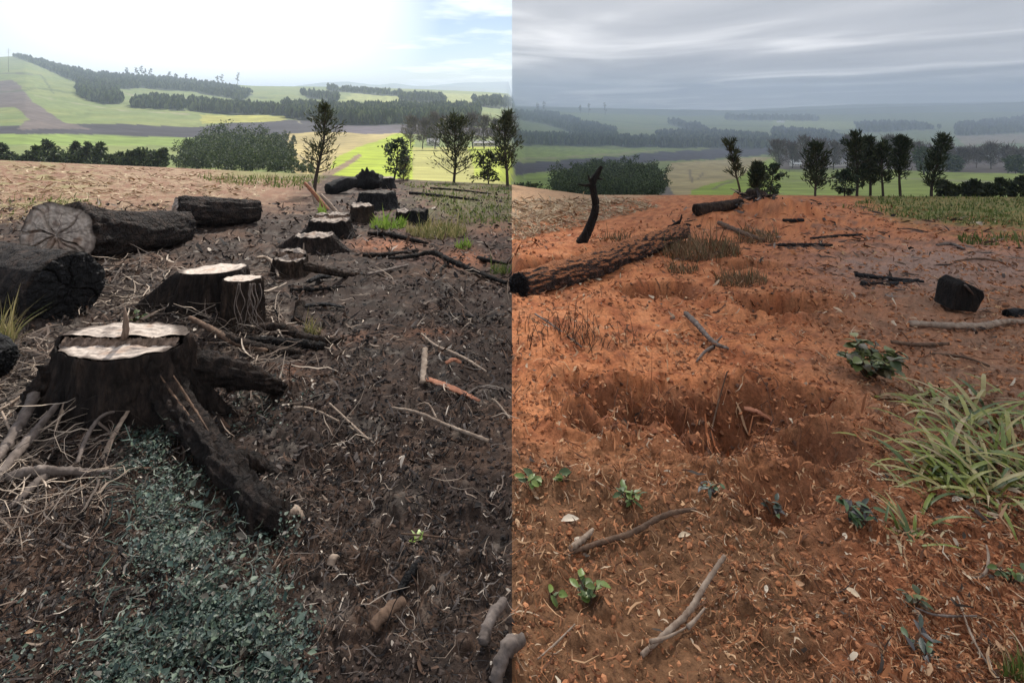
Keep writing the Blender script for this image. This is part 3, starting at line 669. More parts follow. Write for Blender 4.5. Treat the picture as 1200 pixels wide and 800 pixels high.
# long log on the red soil, earth thrown over its far side
yl0, yl1 = LA[1], LB[1]
ld = LB - LA; ln = np.array([-ld[1], ld[0]]) / np.linalg.norm(ld[:2])
lp = []
for f_, o_, e_ in ((.02, .06, .10), (.3, .05, .15), (.55, .09, .18), (.8, .05, .21), (1.04, .07, .25)):
    q_ = LA + ld * f_; x_, y_2 = q_[0] + ln[0] * o_, q_[1] + ln[1] * o_; lp.append(np.array([x_, y_2, float(base_h(x_, y_2)) + e_]))
LOGM = mat_bark("dusty_log_bark", [(.3, (.015, .012, .011)), (.5, (.05, .038, .034)), (.62, (.12, .07, .05)), (.75, (.25, .12, .065))], (1, 1, 1), 6, 16)
def dust(m):
    """red earth lying on the upper side of the bark"""
    t = m.node_tree; b = t.nodes['Principled BSDF']; old = b.inputs['Base Color'].links[0].from_socket
    g = N(t, 'ShaderNodeNewGeometry'); s_ = N(t, 'ShaderNodeSeparateXYZ'); t.links.new(g.outputs['True Normal'], s_.inputs[0])
    c = N(t, 'ShaderNodeTexCoord'); nz = N(t, 'ShaderNodeTexNoise', Scale=7.0, Detail=6.0, Roughness=.7); t.links.new(c.outputs['Object'], nz.inputs['Vector'])
    f = math_node(t, 'ADD', s_.outputs[2], math_node(t, 'MULTIPLY_ADD', nz.outputs[0], 1.6, -.8))
    r = ramp(t, f, [(.45, (0, 0, 0)), (.75, (1, 1, 1))]); mx = N(t, 'ShaderNodeMixRGB'); t.links.new(r.outputs[0], mx.inputs[0]); t.links.new(old, mx.inputs[1]); mx.inputs[2].default_value = (.40, .155, .066, 1)
    t.links.new(mx.outputs[0], b.inputs['Base Color'])
dust(LOGM)
ll = log("long half-buried dark log on red soil with a splintered far end", lp, [.15, .19, .20, .19, .16], LOGM, CHAR, 41.0, crk=3, na=.22)
E_ = lp[-1]
for a, b, c_, r0 in [tuple(E_ + np.array(o_) for o_ in q_[:3]) + (q_[3],) for q_ in (((-.15, 0, .02), (.02, 0, .14), (.16, -.05, .15), .06), ((.08, -.05, .14), (.12, -.08, -.05), (.12, -.1, -.36), .05), ((-.2, .0, .08), (-.06, 0, .22), (-.03, 0, .38), .035), ((-.35, -.05, .08), (-.2, -.05, .17), (-.05, 0, .26), .045), ((-.05, -.1, -.05), (.1, -.1, -.1), (.2, -.15, -.22), .05))]:
    V, Fs = tube([a, b, c_], [r0, r0 * .8, r0 * .35], seg=8, n=10, na=.4, seed=r0 * 100); mesh("broken_limb", V, Fs, TORN if r0 == .05 else BARK, ll, ll.location)
log("dark log stub lying across the red earth heap with a round cut end", [Q(816, 246, 16.2), Q(843, 243, 16.5), Q(868, 237, 17.0)], [.19, .18, .13], BARKB, BARKB, 43.0, n=30, seg=20, crk=3)
rb = log("gnarled root ball burnt dark on top of the red earth heap", [Q(872, 235, 18.6), Q(884, 231, 18.6), Q(898, 233, 18.6)], [.22, .34, .2], BARKB, None, 45.0, na=.5, n=24, seg=20, name="root_ball", cat="root ball")
for dx, dz in ((-12, -3), (14, 7), (2, 9), (18, -6), (-16, 8)):
    V, Fs = tube([Q(884 + dx * .3, 233, 18.5), Q(884 + dx, 233 + dz * .6, 18.3), Q(884 + dx * 1.5, 234 + dz, 18.1)], [.09, .06, .02], seg=7, n=8, na=.3, seed=dx); mesh("root", V, Fs, BARKB, rb, rb.location)
rb = log("black burnt root ball upturned near the crest, roots in the air", [Q(446, 215, 24), Q(430, 210, 24), Q(417, 215, 24)], [.25, .5, .25], CHAR, None, 47.0, na=.55, n=24, seg=20, name="root_ball", cat="root ball")
for dx, dz in ((-16, 2), (-6, -12), (6, -10), (14, -6), (18, 4), (0, -14)):
    V, Fs = tube([Q(430 + dx * .2, 211, 23.9), Q(430 + dx * .7, 210 + dz * .6, 23.9), Q(430 + dx, 210 + dz, 23.8)], [.16, .12, .03], seg=7, n=8, na=.4, seed=dx); mesh("root", V, Fs, CHAR, rb, rb.location)

# ---- upright burnt branch on the red soil
ub = P(683, 283, False); yu = ub[1] - .35
up = thing("burnt_branch", "crooked burnt branch stuck upright in the red soil beside the long log", "branch", (ub[0], yu, ub[2]))
V, Fs = tube([Q(680, 286, yu), Q(686, 277, yu), Q(693, 262, yu), Q(699, 242, yu), Q(696, 228, yu), Q(694, 214, yu), Q(699, 205, yu), Q(705, 195, yu)], np.array([6.5, 5.4, 4.8, 4.3, 4.0, 4.1, 3.6, 1.8]) * yu / F, seg=20, n=80, na=.14, ns=6, seed=3, ridge=.12)
mesh("limb", V, Fs, BARK, up, up.location)
for a, b in (((694, 217), (677, 216)), ((698, 207), (706, 210)), ((693, 214), (689, 205))):
    V, Fs = tube([Q(*a, yu), Q((a[0] + b[0]) / 2, (a[1] + b[1]) / 2 + 1, yu - .02), Q(*b, yu)], np.array([2.2, 1.6, .7]) * yu / F, seg=7, n=9, na=.3); mesh("twig", V, Fs, BARK, up, up.location)

# ---- branches, sticks and planks on the ground: (label, name, material, [(px,row,lift m)...], radii px, side shoots)
def stick(label, pts, rpx, mat, name="branch", cat="branch", group=None, shoots=(), na=.42, seg=10, sq=1.0, seed=None):
    W3 = []
    for q in pts:
        p = gp(q[0], q[1], 0.0); p[2] = gz(p[0], p[1]) + (q[2] if len(q) > 2 else 0.0); W3.append(p)
    rr = [max(.78 * r_ * p[1] / F, .0022) for r_, p in zip(rpx if hasattr(rpx, '__len__') else [rpx] * len(W3), W3)]
    W3 = [p + np.array([0, 0, r_ * .6]) for p, r_ in zip(W3, rr)]
    sd_ = seed if seed is not None else pts[0][0] * .37
    V, Fs = tube(W3, rr, seg=seg, n=max(16, len(W3) * 12), na=na, ns=7, seed=sd_, sq=sq)
    if not shoots:
        o = mesh(name, V, Fs, mat, None, W3[0]); return tag(o, label, cat, group)
    root = thing(name, label, cat, W3[0], group); mesh("limb", V, Fs, mat, root, root.location)
    for sh, r_ in shoots:
        S = []
        for q in sh:
            p = gp(q[0], q[1], 0); p[2] = gz(p[0], p[1]) + (q[2] if len(q) > 2 else 0) + .01; S.append(p)
        V, Fs = tube(S, np.linspace(r_, r_ * .4, len(S)) * S[0][1] / F, seg=6, n=8, na=.2); mesh("side_shoot", V, Fs, mat, root, root.location)
    return root
B = stick
# burnt site
B("thick black branch, uppermost in the pile beside the stumps", [(302, 394, .08), (330, 398, .08), (355, 403, .05), (383, 405, .04), (406, 400, .03)], [5, 7, 6, 5, 3], BARKB)
B("black pole in the middle of the branch pile, its end frayed", [(288, 406, .06), (330, 409, .05), (380, 415, .03)], [5, 6.5, 5.5], BARK)
B("lowest dark pole of the branch pile, tapering into the soil", [(250, 401, .10), (290, 415, .05), (352, 421, .02)], [4, 6.5, 5], BARKB)
B("slim bent branch leading from the great stump to the pile", [(222, 392, .12), (250, 403, .1), (278, 412, .06), (312, 420, .02)], [3, 4.5, 4, 3], BROWNW)
B("long thin charred root trailing across the black soil to the red boundary", [(455, 306, .03), (480, 306, .03), (507, 303, .05), (525, 310, .05), (548, 319, .05), (572, 328, .04), (594, 335, .03)], [2, 3, 3.5, 4, 4, 3.5, 3], BARK, shoots=[(((525, 310), (515, 317), (518, 324)), 2.0), (((560, 305, .02), (575, 309, .06), (594, 312, .03)), 3.0)])
B("straight black pole lying across the slope below the yellow grass", [(425, 301, .02), (450, 301, .02), (490, 296, .02)], [3.5, 3.5, 2.5], BARK)
B("dark pole pointing downhill towards the boundary, halfway up the slope", [(432, 276, .02), (455, 279, .05), (480, 284, .04), (502, 286, .02)], [3, 4, 3.5, 2], BARK, shoots=[(((440, 272, .1), (447, 277, .06), (452, 282)), 1.5)])
B("black flat slab of burnt bark lying beside the narrow stump", [(350, 363, .02), (378, 361, .03), (404, 362, .02)], [4, 5, 2], CHAR, name="bark_slab", cat="bark", sq=.5)
B("curved grey branch bent round the tilted stump", [(300, 316, .16), (312, 312, .14), (322, 318, .08), (326, 328, .02)], [2, 2.4, 2.2, 1.4], PALEW)
B("stout grey branch rising from the soil to the picture's edge", [(-14, 560, .03), (10, 540, .06), (32, 512, .11), (47, 486, .15)], [7, 8, 8, 7.5], GREYW)
B("grey branch with a pale broken end crossing the stout one", [(-18, 588, .02), (10, 563, .05), (40, 530, .09), (66, 507, .13)], [7, 7.5, 6.5, 4.5], GREYW)
B("forked grey branch lying level below the crossed branches", [(-10, 574, .02), (30, 572, .04), (70, 568, .05), (110, 562, .04), (136, 562, .03)], [6, 7, 6.5, 4, 2], GREYW, shoots=[(((60, 566, .05), (38, 583, .03), (18, 598, .01), (-10, 615, .0)), 6)])
B("thin bowed twig arching over the forked branch", [(90, 556, .05), (102, 535, .1), (120, 518, .12), (148, 506, .08)], [3, 3, 2.5, 1.5], GREYW)
B("pale split stake leaning against the great stump", [(112, 558, .01), (130, 530, .05), (152, 508, .1), (165, 492, .14)], [3.5, 4, 3, 1.5], PALEW, sq=.5)
B("dry folded reed blade leaning on the stump wall", [(64, 515, .04), (80, 500, .16), (97, 482, .34), (106, 470, .38)], [2, 3, 3, 2], PALEW, sq=.35)
B("hanging strip of dry reed in front of the stump wall", [(107, 468, .38), (111, 482, .25), (114, 512, .05)], [2, 4, 1.5], PALEW, sq=.3)
B("pale curved twig in front of the crossed branches", [(2, 505, .12), (14, 530, .09), (30, 545, .05), (60, 556, .02), (85, 562, .02)], [1.6, 1.8, 1.8, 1.6, 1], PALEW)
B("long straight pale twig resting on straw near the frame's edge", [(-5, 494, .04), (30, 478, .08), (52, 464, .12)], [2, 2.2, 1.4], PALEW)
B("white twig lying between the root tip and the footprints", [(338, 482, .02), (365, 489, .03), (398, 502, .02)], [1.6, 1.7, 1.2], PALEW)
B("long pale twig pointing at the dark soil in the middle of the burnt slope", [(386, 487, .03), (408, 503, .03), (432, 519, .02)], [1.3, 2, 1.6], PALEW, shoots=[(((411, 503), (430, 515), (444, 521)), 1.1)])
B("longest pale stick on the burnt slope, forked near its upper end", [(458, 484, .03), (490, 494, .04), (520, 506, .03), (572, 528, .02)], [1.6, 2, 2.2, 3], PALEW, shoots=[(((512, 500, .03), (502, 486, .07), (487, 483, .05)), 1.4)])
B("bent pale twig with a split end above the orange wood", [(494, 394, .02), (510, 410, .04), (540, 425, .04), (570, 443, .02)], [1.2, 2.4, 2.6, 1.4], PALEW)
B("flat strip of reddish split wood lying in the black soil", [(500, 450, .01), (525, 459, .02), (562, 476, .01)], [5, 6.5, 3], REDW, name="wood_strip", cat="wood strip", sq=.35)
B("short pale broken wood block standing on the black soil", [(495, 452, .0), (497, 443, .08), (498, 434, .14)], [4.5, 5, 4], PALEW, name="wood_block", cat="wood", sq=.6)
B("orange chip of wood beside the pale block", [(522, 432, .01), (532, 430, .03), (541, 432, .01)], [3, 5, 2], REDW, name="wood_chip", cat="wood chip", sq=.4)
B("small grey twig lying near the red boundary below the bent twig", [(548, 467, .02), (560, 459, .04), (585, 462, .02)], [1.4, 1.6, 1], GREYW)
B("pale kinked twig at the boundary of the red soil", [(576, 483, .06), (582, 484, .06), (598, 500, .02)], [1.4, 1.8, 1.6], PALEW)
B("brown split bark piece lying flat in the burnt litter", [(436, 740, .02), (455, 724, .03), (473, 712, .02)], [9, 11, 7], BROWNW, name="bark_piece", cat="bark", sq=.55, seg=12)
B("black knobbly stick just above the brown bark piece", [(468, 698, .01), (480, 684, .02), (494, 668, .01)], [5, 6.5, 4], CHAR, na=.5)
B("pale brown root end leaning out of the soil by the red boundary", [(566, 770, .02), (574, 748, .05), (592, 732, .08)], [8, 8, 6], GREYW, seg=12, name="root_end", cat="root")
B("grey smooth root lump beside the boundary at the picture's foot", [(580, 808, .0), (592, 790, .04), (612, 775, .05)], [10, 11, 8], GREYW, seg=12, name="root_end", cat="root")
B("small square chip of pale brown wood on dark litter", [(387, 672, .015), (391, 666, .025), (394, 661, .02)], [6.5, 7, 6.5], PALEW, name="wood_chip", cat="wood chip", sq=.35, seg=6, na=.1)
B("pale broken wood at the tip of the long buttress root", [(334, 618, .01), (345, 612, .03), (356, 610, .01)], [6, 8, 4], PALEW, name="wood_chip", cat="wood chip", sq=.5, na=.6)
B("square charred wood offcut with an orange top near the branch pile", [(348, 376, .0), (351, 371, .06), (352, 369, .09)], [7, 7.5, 7], BARKB, name="wood_block", cat="wood", seg=6, na=.12)
B("black stick lying flat below the bark slab", [(340, 340, .02), (370, 341, .02), (402, 337, .02)], [2.2, 3, 1.6], BARK)
B("charred broken slab lying in front of the brown stump", [(362, 335, .02), (374, 331, .05), (386, 327, .03)], [4, 6, 4], CHAR, name="bark_slab", cat="bark", sq=.6)
B("flat black stick far up the burnt slope", [(520, 372, .01), (540, 371, .02), (556, 372, .01)], [1.6, 2.2, 1.5], CHAR)
B("pale twig beneath the long root in mid slope", [(430, 327, .02), (455, 321, .03), (478, 314, .02)], [2.2, 2.4, 1.5], GREYW)
B("long scorched pole between the stumps near the crest", [(480, 228, .03), (520, 232, .03), (560, 236, .02)], [2, 2.2, 1.2], BARK)
B("dark stick on the green crest above the scorched pole", [(505, 222, .03), (535, 224, .03), (575, 228, .02)], [1.5, 1.7, 1], BARK)
B("slender brown twig lying on dark litter beneath the seedling", [(470, 632, .02), (500, 630, .03), (545, 632, .02)], [1.2, 1.4, .8], BROWNW)
# three short split posts leaning by the feathery sapling
for i, (a, b, l) in enumerate((((386, 247), (357, 214), "tallest of the reddish split posts leaning by the feathery sapling"), ((372, 240), (362, 213), "pale split post standing close to the sapling stem"), ((400, 254), (376, 228), "fallen pale post with its foot at the brown stump"))):
    y = P(*a)[1]; V, Fs = tube([Q(a[0], a[1] + 2, y), Q((a[0] + b[0]) / 2, (a[1] + b[1]) / 2, y + .1), Q(*b, y + .2)], np.array([2.8, 2.5, 1.8]) * y / F, seg=7, n=10, na=.2, seed=i)
    tag(mesh("split_post", V, Fs, PALEW if i else REDW, None, P(*a)), l, "post")
# red-soil site
B("two-pronged black plank lying on the ash-grey soil", [(1002, 328, .03), (1040, 331, .03), (1082, 333, .02)], [5, 4.5, 2.5], CHAR, name="charred_plank", cat="plank", sq=.7, shoots=[(((1010, 336, .01), (1045, 337, .02), (1076, 332, .03)), 4)])
blk = gp(1135, 366); yb = blk[1]
bk = thing("charred_block", "black charred wood block tilted on the soil with a grey top edge", "wood block", blk)
s_ = np.array([(-19, 13), (8, 16), (19, -4), (17, -9), (-5, -20), (-13, -15)], float)
nV = []
for k, (dy, sc_) in enumerate(((-.02, .9), (0.0, 1.0), (.12, 1.02), (.25, 1.0), (.28, .9))):
    ang = np.linspace(0, 2 * np.pi, 48, endpoint=False); out_ = resample(np.vstack([s_, s_[:1]]), 49)[:48] * sc_ * (1 + .04 * perlin(np.cos(ang) * 4, np.sin(ang) * 4, dy * 9))[:, None]
    nV.append(np.stack([blk[0] + out_[:, 0] * yb / F, np.full(48, yb + dy), EYE - (350 + out_[:, 1] - HZ) * yb / F], -1))
V = np.concatenate(nV + [nV[0].mean(0)[None], nV[-1].mean(0)[None]]); i = np.arange(48); j = (i + 1) % 48
mesh("burnt_face", V, [gridf(5, 48, True), np.stack([np.full(48, 240), j, i], -1), np.stack([np.full(48, 241), 192 + i, 192 + j], -1)], BARK, bk, bk.location, smooth=False)
V, Fs = tube([Q(1131, 334, yb - .03), Q(1136, 340, yb - .03), Q(1140, 345, yb - .02)], np.array([3, 3.5, 1.5]) * yb / F, seg=6, n=7, sq=.3); mesh("pale_edge", V, Fs, GREYW, bk, bk.location)
log("short black log end jutting in beside the pale branch", [Q(1180, 369, 5.9), Q(1205, 371, 5.9), Q(1240, 374, 6.0)], [.06, .085, .09], CHAR, CHAR, 51.0, crk=3, n=20, seg=18)
B("long pale barkless branch lying level on brown soil", [(1066, 385, .02), (1095, 386, .03), (1120, 389, .03), (1155, 388, .03), (1180, 382, .03), (1205, 380, .02)], [4, 4.5, 5, 5, 4, 3], PALEW)
B("brown stick below the pale barkless branch", [(1044, 406, .02), (1075, 409, .02), (1112, 408, .02)], [2.5, 3, 2], BROWNW)
B("thin brown stick lying along the slope near the leafy shrub", [(1090, 418, .01), (1130, 424, .02), (1160, 432, .01)], [1.8, 2, 1.2], BROWNW)
B("forked grey branch resting on orange soil above the big pit", [(804, 380, .06), (818, 393, .07), (836, 408, .04), (853, 416, .02)], [4, 4.2, 3.5, 2], GREYW, shoots=[(((836, 410, .03), (826, 418, .02), (816, 430, .01)), 2.5), (((836, 409, .04), (846, 402, .05)), 2)])
B("long thin pole half sunk in orange soil near the dead grass", [(843, 267, .12), (865, 276, .08), (895, 286, .03)], [3.5, 4, 2.5], BROWNW)
B("half-buried dark brown stick on the near brown soil", [(662, 658, .0), (700, 642, .01), (740, 628, .02), (780, 613, .03), (816, 603, .02)], [2.6, 3.6, 4, 3.6, 2.4], BROWNW)
B("grey forked stick lying in the near red-brown soil", [(752, 774, .01), (782, 752, .03), (808, 730, .04), (828, 702, .06), (849, 678, .07)], [3.4, 4.4, 4.4, 3.8, 2.8], PALEW, shoots=[(((762, 768, .02), (782, 756, .02), (808, 746, .02)), 2.4), (((806, 750, .02), (815, 742, .03), (826, 730, .05)), 3)])
B("curly peeled pale brown root beside the half-buried stick", [(668, 654, .01), (680, 644, .03), (690, 636, .03), (695, 628, .02)], [3.5, 4.5, 4, 2], PALEW, na=.5)
B("white twig leaning on the long log", [(724, 309, .08), (742, 300, .13), (760, 292, .18), (773, 286, .22)], [1.5, 2, 2, 1.4], PALEW)
B("thin grey twig lying on orange soil among the dark sprouts", [(627, 371, .02), (645, 382, .03), (682, 408, .02)], [1.3, 1.5, 1.1], GREYW)
B("thin dark twig standing up out of the big pit", [(828, 532, .0), (838, 508, .12), (852, 484, .28)], [1, 1.2, .8], BROWNW)
B("split slab of orange wood in the wall of the big pit", [(872, 488, .02), (888, 491, .04), (906, 497, .02)], [4, 6, 2.5], REDW, name="wood_slab", cat="wood", sq=.45)
B("long black stick on the orange slope below the crest", [(912, 290, .02), (945, 290, .02), (975, 289, .02)], [2.2, 3, 2], CHAR)
B("short black stick higher up the orange slope", [(918, 261, .02), (930, 260, .03), (942, 259, .02)], [2, 3, 2], CHAR)
B("charred stick lying beside the grey ash patch", [(1098, 290, .03), (1115, 288, .05), (1130, 294, .02)], [1.8, 2.4, 1.6], GREYW)
B("dark stick at the edge of the grass band", [(950, 281, .02), (985, 278, .02), (1010, 277, .02)], [1.5, 2.2, 1.5], CHAR)
B("thin brown stick lying across the ash patch", [(1120, 307, .02), (1150, 306, .02), (1180, 309, .02)], [1.2, 1.6, 1.0], BROWNW)
B("white bleached twig curving over the litter by the leafy sprouts", [(1145, 690, .01), (1157, 684, .03), (1159, 672, .05), (1156, 660, .06)], [1.8, 2, 1.8, 1.2], PALEW)
B("long thin tan twig running down to the frame's lower corner", [(1122, 720, .03), (1135, 752, .03), (1150, 780, .02), (1168, 800, .02)], [1.2, 1.6, 1.6, 1.2], PALEW)
B("thin twig bridging the reddish litter", [(1072, 726, .02), (1098, 740, .04), (1145, 738, .03)], [1.2, 1.5, 1], GREYW)
B("thin pale twig lying near the frame's lower edge on brown soil", [(630, 772, .01), (652, 756, .02), (674, 742, .02)], [1.2, 1.6, 1], PALEW)
# ------------------------------------------------------------------ trees
def leafmat(name, cols, trans=.25): return mat_island(name, cols, .6, .25, trans)
G_PINE = leafmat("dark_needles", [(.026, .036, .018), (.04, .052, .026), (.065, .078, .034), (.03, .042, .026)])
G_OLIVE = leafmat("olive_needles", [(.035, .045, .02), (.055, .065, .028), (.075, .08, .035), (.03, .038, .02)])
G_EUC = leafmat("bluish_leaves", [(.03, .05, .03), (.05, .075, .04), (.07, .09, .05), (.025, .038, .022)])
G_BARE = mat_island("bare_twigs", [(.09, .07, .065), (.12, .095, .085), (.15, .12, .105)], .8)
G_WOOD = leafmat("woodland_leaves", [(.022, .036, .016), (.035, .055, .022), (.055, .078, .03), (.10, .125, .05)], .25)
TRUNK = mat_noise("tree_bark", [(.3, (.03, .024, .02)), (.7, (.09, .07, .055))], (1, 1, .3), 3, .9, .5, .03)
def crown_leaves(centres, dirs, n, L, w, rg, spread=.35, sc=None):
    """n narrow leaf sprays per centre, pointing roughly along the clump's own direction"""
    Vs = []
    c = np.repeat(centres, n, 0); d = np.repeat(dirs, n, 0); s = np.repeat(sc, n) if sc is not None else np.ones(len(c))
    k = len(c)
    off = rg.normal(size=(k, 3)); off *= (rg.random(k) ** .5 * s / np.linalg.norm(off, axis=1))[:, None]
    dd = d + spread * 2 * rg.normal(size=(k, 3)); dd /= np.linalg.norm(dd, axis=1)[:, None]
    sd = np.cross(dd, rg.normal(size=(k, 3))); sd /= np.linalg.norm(sd, axis=1)[:, None] + 1e-9
    l = L * rg.uniform(.6, 1.4, k)[:, None]; ww = w * rg.uniform(.6, 1.4, k)[:, None]
    b = c + off
    V = np.stack([b, b + dd * l * .45 + sd * ww * .5, b + dd * l, b + dd * l * .45 - sd * ww * .5], 1).reshape(-1, 3)
    return V, np.arange(len(V)).reshape(-1, 4)
def tree(name, label, px, row, top, y, wpx, mat, style, seed, lean=0.0, group=None, cat="tree", low=.18, dens=1.0, base=None):
    """style 'needle' feathery upright sprays, 'leaf' loose broad clumps, 'bare' twigs only"""
    rg = np.random.default_rng(seed)
    b = Q(px, row, y)
    if base is not None: b[2] = base
    H = (row - top) * y / F; Wd = wpx * y / F / 2
    root = thing(name, label, cat, b, group)
    tz = np.linspace(0, 1, 9); ax = lambda t: b + np.array([lean * H * t ** 1.6 + .03 * H * math.sin(t * 5 + seed), .02 * H * math.sin(t * 4 + seed), H * t - .3 * (t == 0)])
    pth = [ax(t) for t in tz]; rr = H * .020 * (1 - tz * .9) + .008
    V, Fs = tube(pth, rr, seg=8, n=24, na=.12, seed=seed); mesh("trunk", V, Fs, TRUNK, root, root.location)
    nl = int({'needle': 44, 'leaf': 22, 'bare': 26, 'sparse': 20, 'ridge': 12}[style] * dens)
    LM = M(); C, D, S = [], [], []
    for i in range(nl):
        t = low + (1 - low) * ((i + rg.random()) / nl) ** .9
        prof = {'needle': (math.sin(min(1, (1.04 - t) / (1.04 - low) * 1.15) * math.pi * .62 + .12)), 'leaf': math.sin((t - low) / (1 - low) * 2.6 + .45), 'bare': math.sin((t - low) / (1 - low) * 2.4 + .6), 'sparse': .8, 'ridge': .9}[style]
        ln = Wd * max(.18, prof) * rg.uniform(.45, 1.12)
        a = i * 2.4 + rg.uniform(-.5, .5)
        el = {'needle': rg.uniform(.35, 1.1), 'leaf': rg.uniform(-.1, .8), 'bare': rg.uniform(.5, 1.2), 'sparse': rg.uniform(.5, 1.2), 'ridge': .4}[style]
        o = ax(t * .93); dv = np.array([math.cos(a) * math.cos(el), math.sin(a) * math.cos(el) * .8, math.sin(el)])
        e = o + dv * ln; mid = o + dv * ln * .5 + np.array([0, 0, -.06 * ln])
        V, Fs = tube([o, mid, e], np.array([.010, .007, .003]) * H * (1.1 - t * .6), seg=4, n=5, cap=False); LM.add(V, Fs)
        for q in (.45, .72, 1.0):
            C.append(o + dv * ln * q); S.append(ln * .22 + H * .02); D.append(dv + np.array([0, 0, .5 if style != 'leaf' else -.35]))
    LM.build("limb", TRUNK, root, root.location)
    C, D, S = np.array(C), np.array(D), np.array(S); D /= np.linalg.norm(D, axis=1)[:, None]
    m = y / F
    if style == 'needle': V, Fq = crown_leaves(C, D, 13, 6.0 * m, 1.15 * m, rg, .24, S * 1.1)
    elif style == 'sparse': V, Fq = crown_leaves(C, D, 12, 7 * m, 1.0 * m, rg, .2, S * .7)
    elif style == 'ridge': V, Fq = crown_leaves(C, D, 3, 1.6 * m, .9 * m, rg, .5, S)
    elif style == 'leaf': V, Fq = crown_leaves(C, D, 17, 3.6 * m, 1.8 * m, rg, .5, S * 1.15)
    else: V, Fq = crown_leaves(C, D, 14, 6 * m, .55 * m, rg, .3, S * 1.2)
    mesh("crown", V, Fq, mat, root, root.location, smooth=False)
    return root
ORD = 'first second third fourth fifth sixth seventh eighth ninth tenth eleventh twelfth thirteenth fourteenth fifteenth sixteenth seventeenth eighteenth'.split()
# on the crest, burnt side
tree("feathery_sapling", "tall feathery sapling leaning over the split posts at the crest", 372, 228, 120, 19, 52, G_OLIVE, 'needle', 11, lean=.08, low=.25, dens=.8)
tree("eucalyptus_sapling", "small broad-leaved sapling behind the black stumps", 462, 214, 160, 34, 42, G_EUC, 'leaf', 12, lean=.12)
tree("bushy_tree", "bushy olive tree standing alone on the crest beyond the green grass", 530, 216, 134, 36, 62, G_OLIVE, 'needle', 13, lean=.1, low=.12)
tree("dark_tree", "slim dark tree standing closest to the boundary of the red soil", 592, 220, 130, 34.5, 44, G_OLIVE, 'needle', 14, lean=.05, low=.2)
tree("bushy_shrub", "low rounded shrub between the two olive trees", 572, 216, 178, 37, 44, G_OLIVE, 'leaf', 15, low=.05, cat="shrub")
tree("bushy_shrub", "dry brown shrub beside the broad-leaved sapling", 474, 216, 185, 35, 22, G_BARE, 'bare', 16, low=.05, cat="shrub")
# on the crest, red side
tree("wispy_sapling", "wispy thin sapling rising above the red earth heap", 867, 230, 166, 27, 26, G_OLIVE, 'sparse', 21, lean=-.22, low=.3)
tree("feathery_sapling", "small dark feathery sapling beside the bluish one", 886, 230, 192, 30, 20, G_PINE, 'needle', 22, lean=.05)
tree("eucalyptus_sapling", "bluish broad-leaved sapling behind the red earth heap", 903, 232, 190, 31, 34, G_EUC, 'leaf', 23, lean=.1, low=.05)
tree("dark_pine", "rounded dark pine standing apart at the edge of the grass band", 956, 228, 167, 36, 36, G_PINE, 'needle', 24, low=.08)
tree("dark_pine", "tallest dark pine of the close group, widest crown", 1004, 229, 155, 37, 36, G_PINE, 'needle', 25, low=.12)
tree("dark_pine", "narrow dark pine second in the close group", 1019, 229, 160, 38, 26, G_PINE, 'needle', 26, low=.15)
tree("dark_pine", "open-crowned dark pine third in the close group", 1034, 229, 165, 36.5, 28, G_PINE, 'needle', 27, low=.2, dens=.7)
tree("dark_pine", "dark pine ending the close group, with bare lower trunk", 1055, 229, 158, 37, 28, G_PINE, 'needle', 28, low=.28)
tree("dark_pine", "leaning dark pine with bushes at its foot", 1092, 230, 156, 37, 30, G_PINE, 'needle', 29, lean=.22, low=.1)
tree("bushy_shrub", "leafy shrub at the foot of the close pine group", 990, 230, 200, 36, 36, G_EUC, 'leaf', 30, low=.05, cat="shrub")
for i, (px, top, w) in enumerate(((1106, 212, 22), (1116, 216, 18), (1133, 214, 14), (1142, 211, 16), (1150, 216, 12), (1158, 216, 14), (1172, 208, 20), (1185, 214, 14), (1196, 206, 24), (1212, 200, 26))):
    tree("bushy_shrub", f"{ORD[i]} bush from the leaning pine in the dark row along the far grass edge", px, 232, top, 38 + i % 3, w, G_PINE, 'leaf', 40 + i, low=.03, group="dark bushes along the far grass edge", cat="shrub", dens=.8)
# winter-bare trees down in the valley
for i, px in enumerate(np.concatenate([np.linspace(482, 596, 9), np.linspace(912, 1075, 11), np.linspace(1110, 1195, 6)])):
    row = 174 if px < 600 else 197 + (i % 2) * 2; top = (138 if px < 600 else 166 if px < 1080 else 176) + 5 * math.sin(i * 2.1)
    d = float(tr_depth(px, row)); b = T(px, row)
    if px < 600: l, g_ = f"{ORD[i]} leafless grey-brown tree beyond the yellow pasture, counted from the broad-leaved sapling", "leafless trees beyond the yellow pasture"
    elif px < 1080: l, g_ = f"{ORD[i - 9]} leafless purple-grey tree behind the dark pines, counted from the red earth heap", "leafless trees behind the dark pines"
    else: l, g_ = f"{ORD[i - 20]} leafless tree by the pale houses, counted from the leaning pine", "leafless trees by the pale houses"
    tree("bare_tree", l, px, row, top, d, 30, G_BARE, 'bare', 60 + i, group=g_, low=.15)
for i, (px, row, top, w) in enumerate(((1082, 204, 172, 26), (1110, 200, 182, 18), (1120, 200, 184, 16), (932, 192, 179, 7), (505, 168, 150, 10), (1190, 204, 182, 22))):
    l = ["broad misty green tree behind the leaning pine", "dark green valley tree before the pale houses", "second dark green valley tree before the pale houses", "small dark cypress among the leafless trees", "small dark tree by the grey roof", "dark green tree at the valley's edge beside the far bushes"][i]
    tree("valley_tree", l, px, row, top, float(tr_depth(px, row)), w, G_WOOD, 'leaf', 90 + i, low=.05)
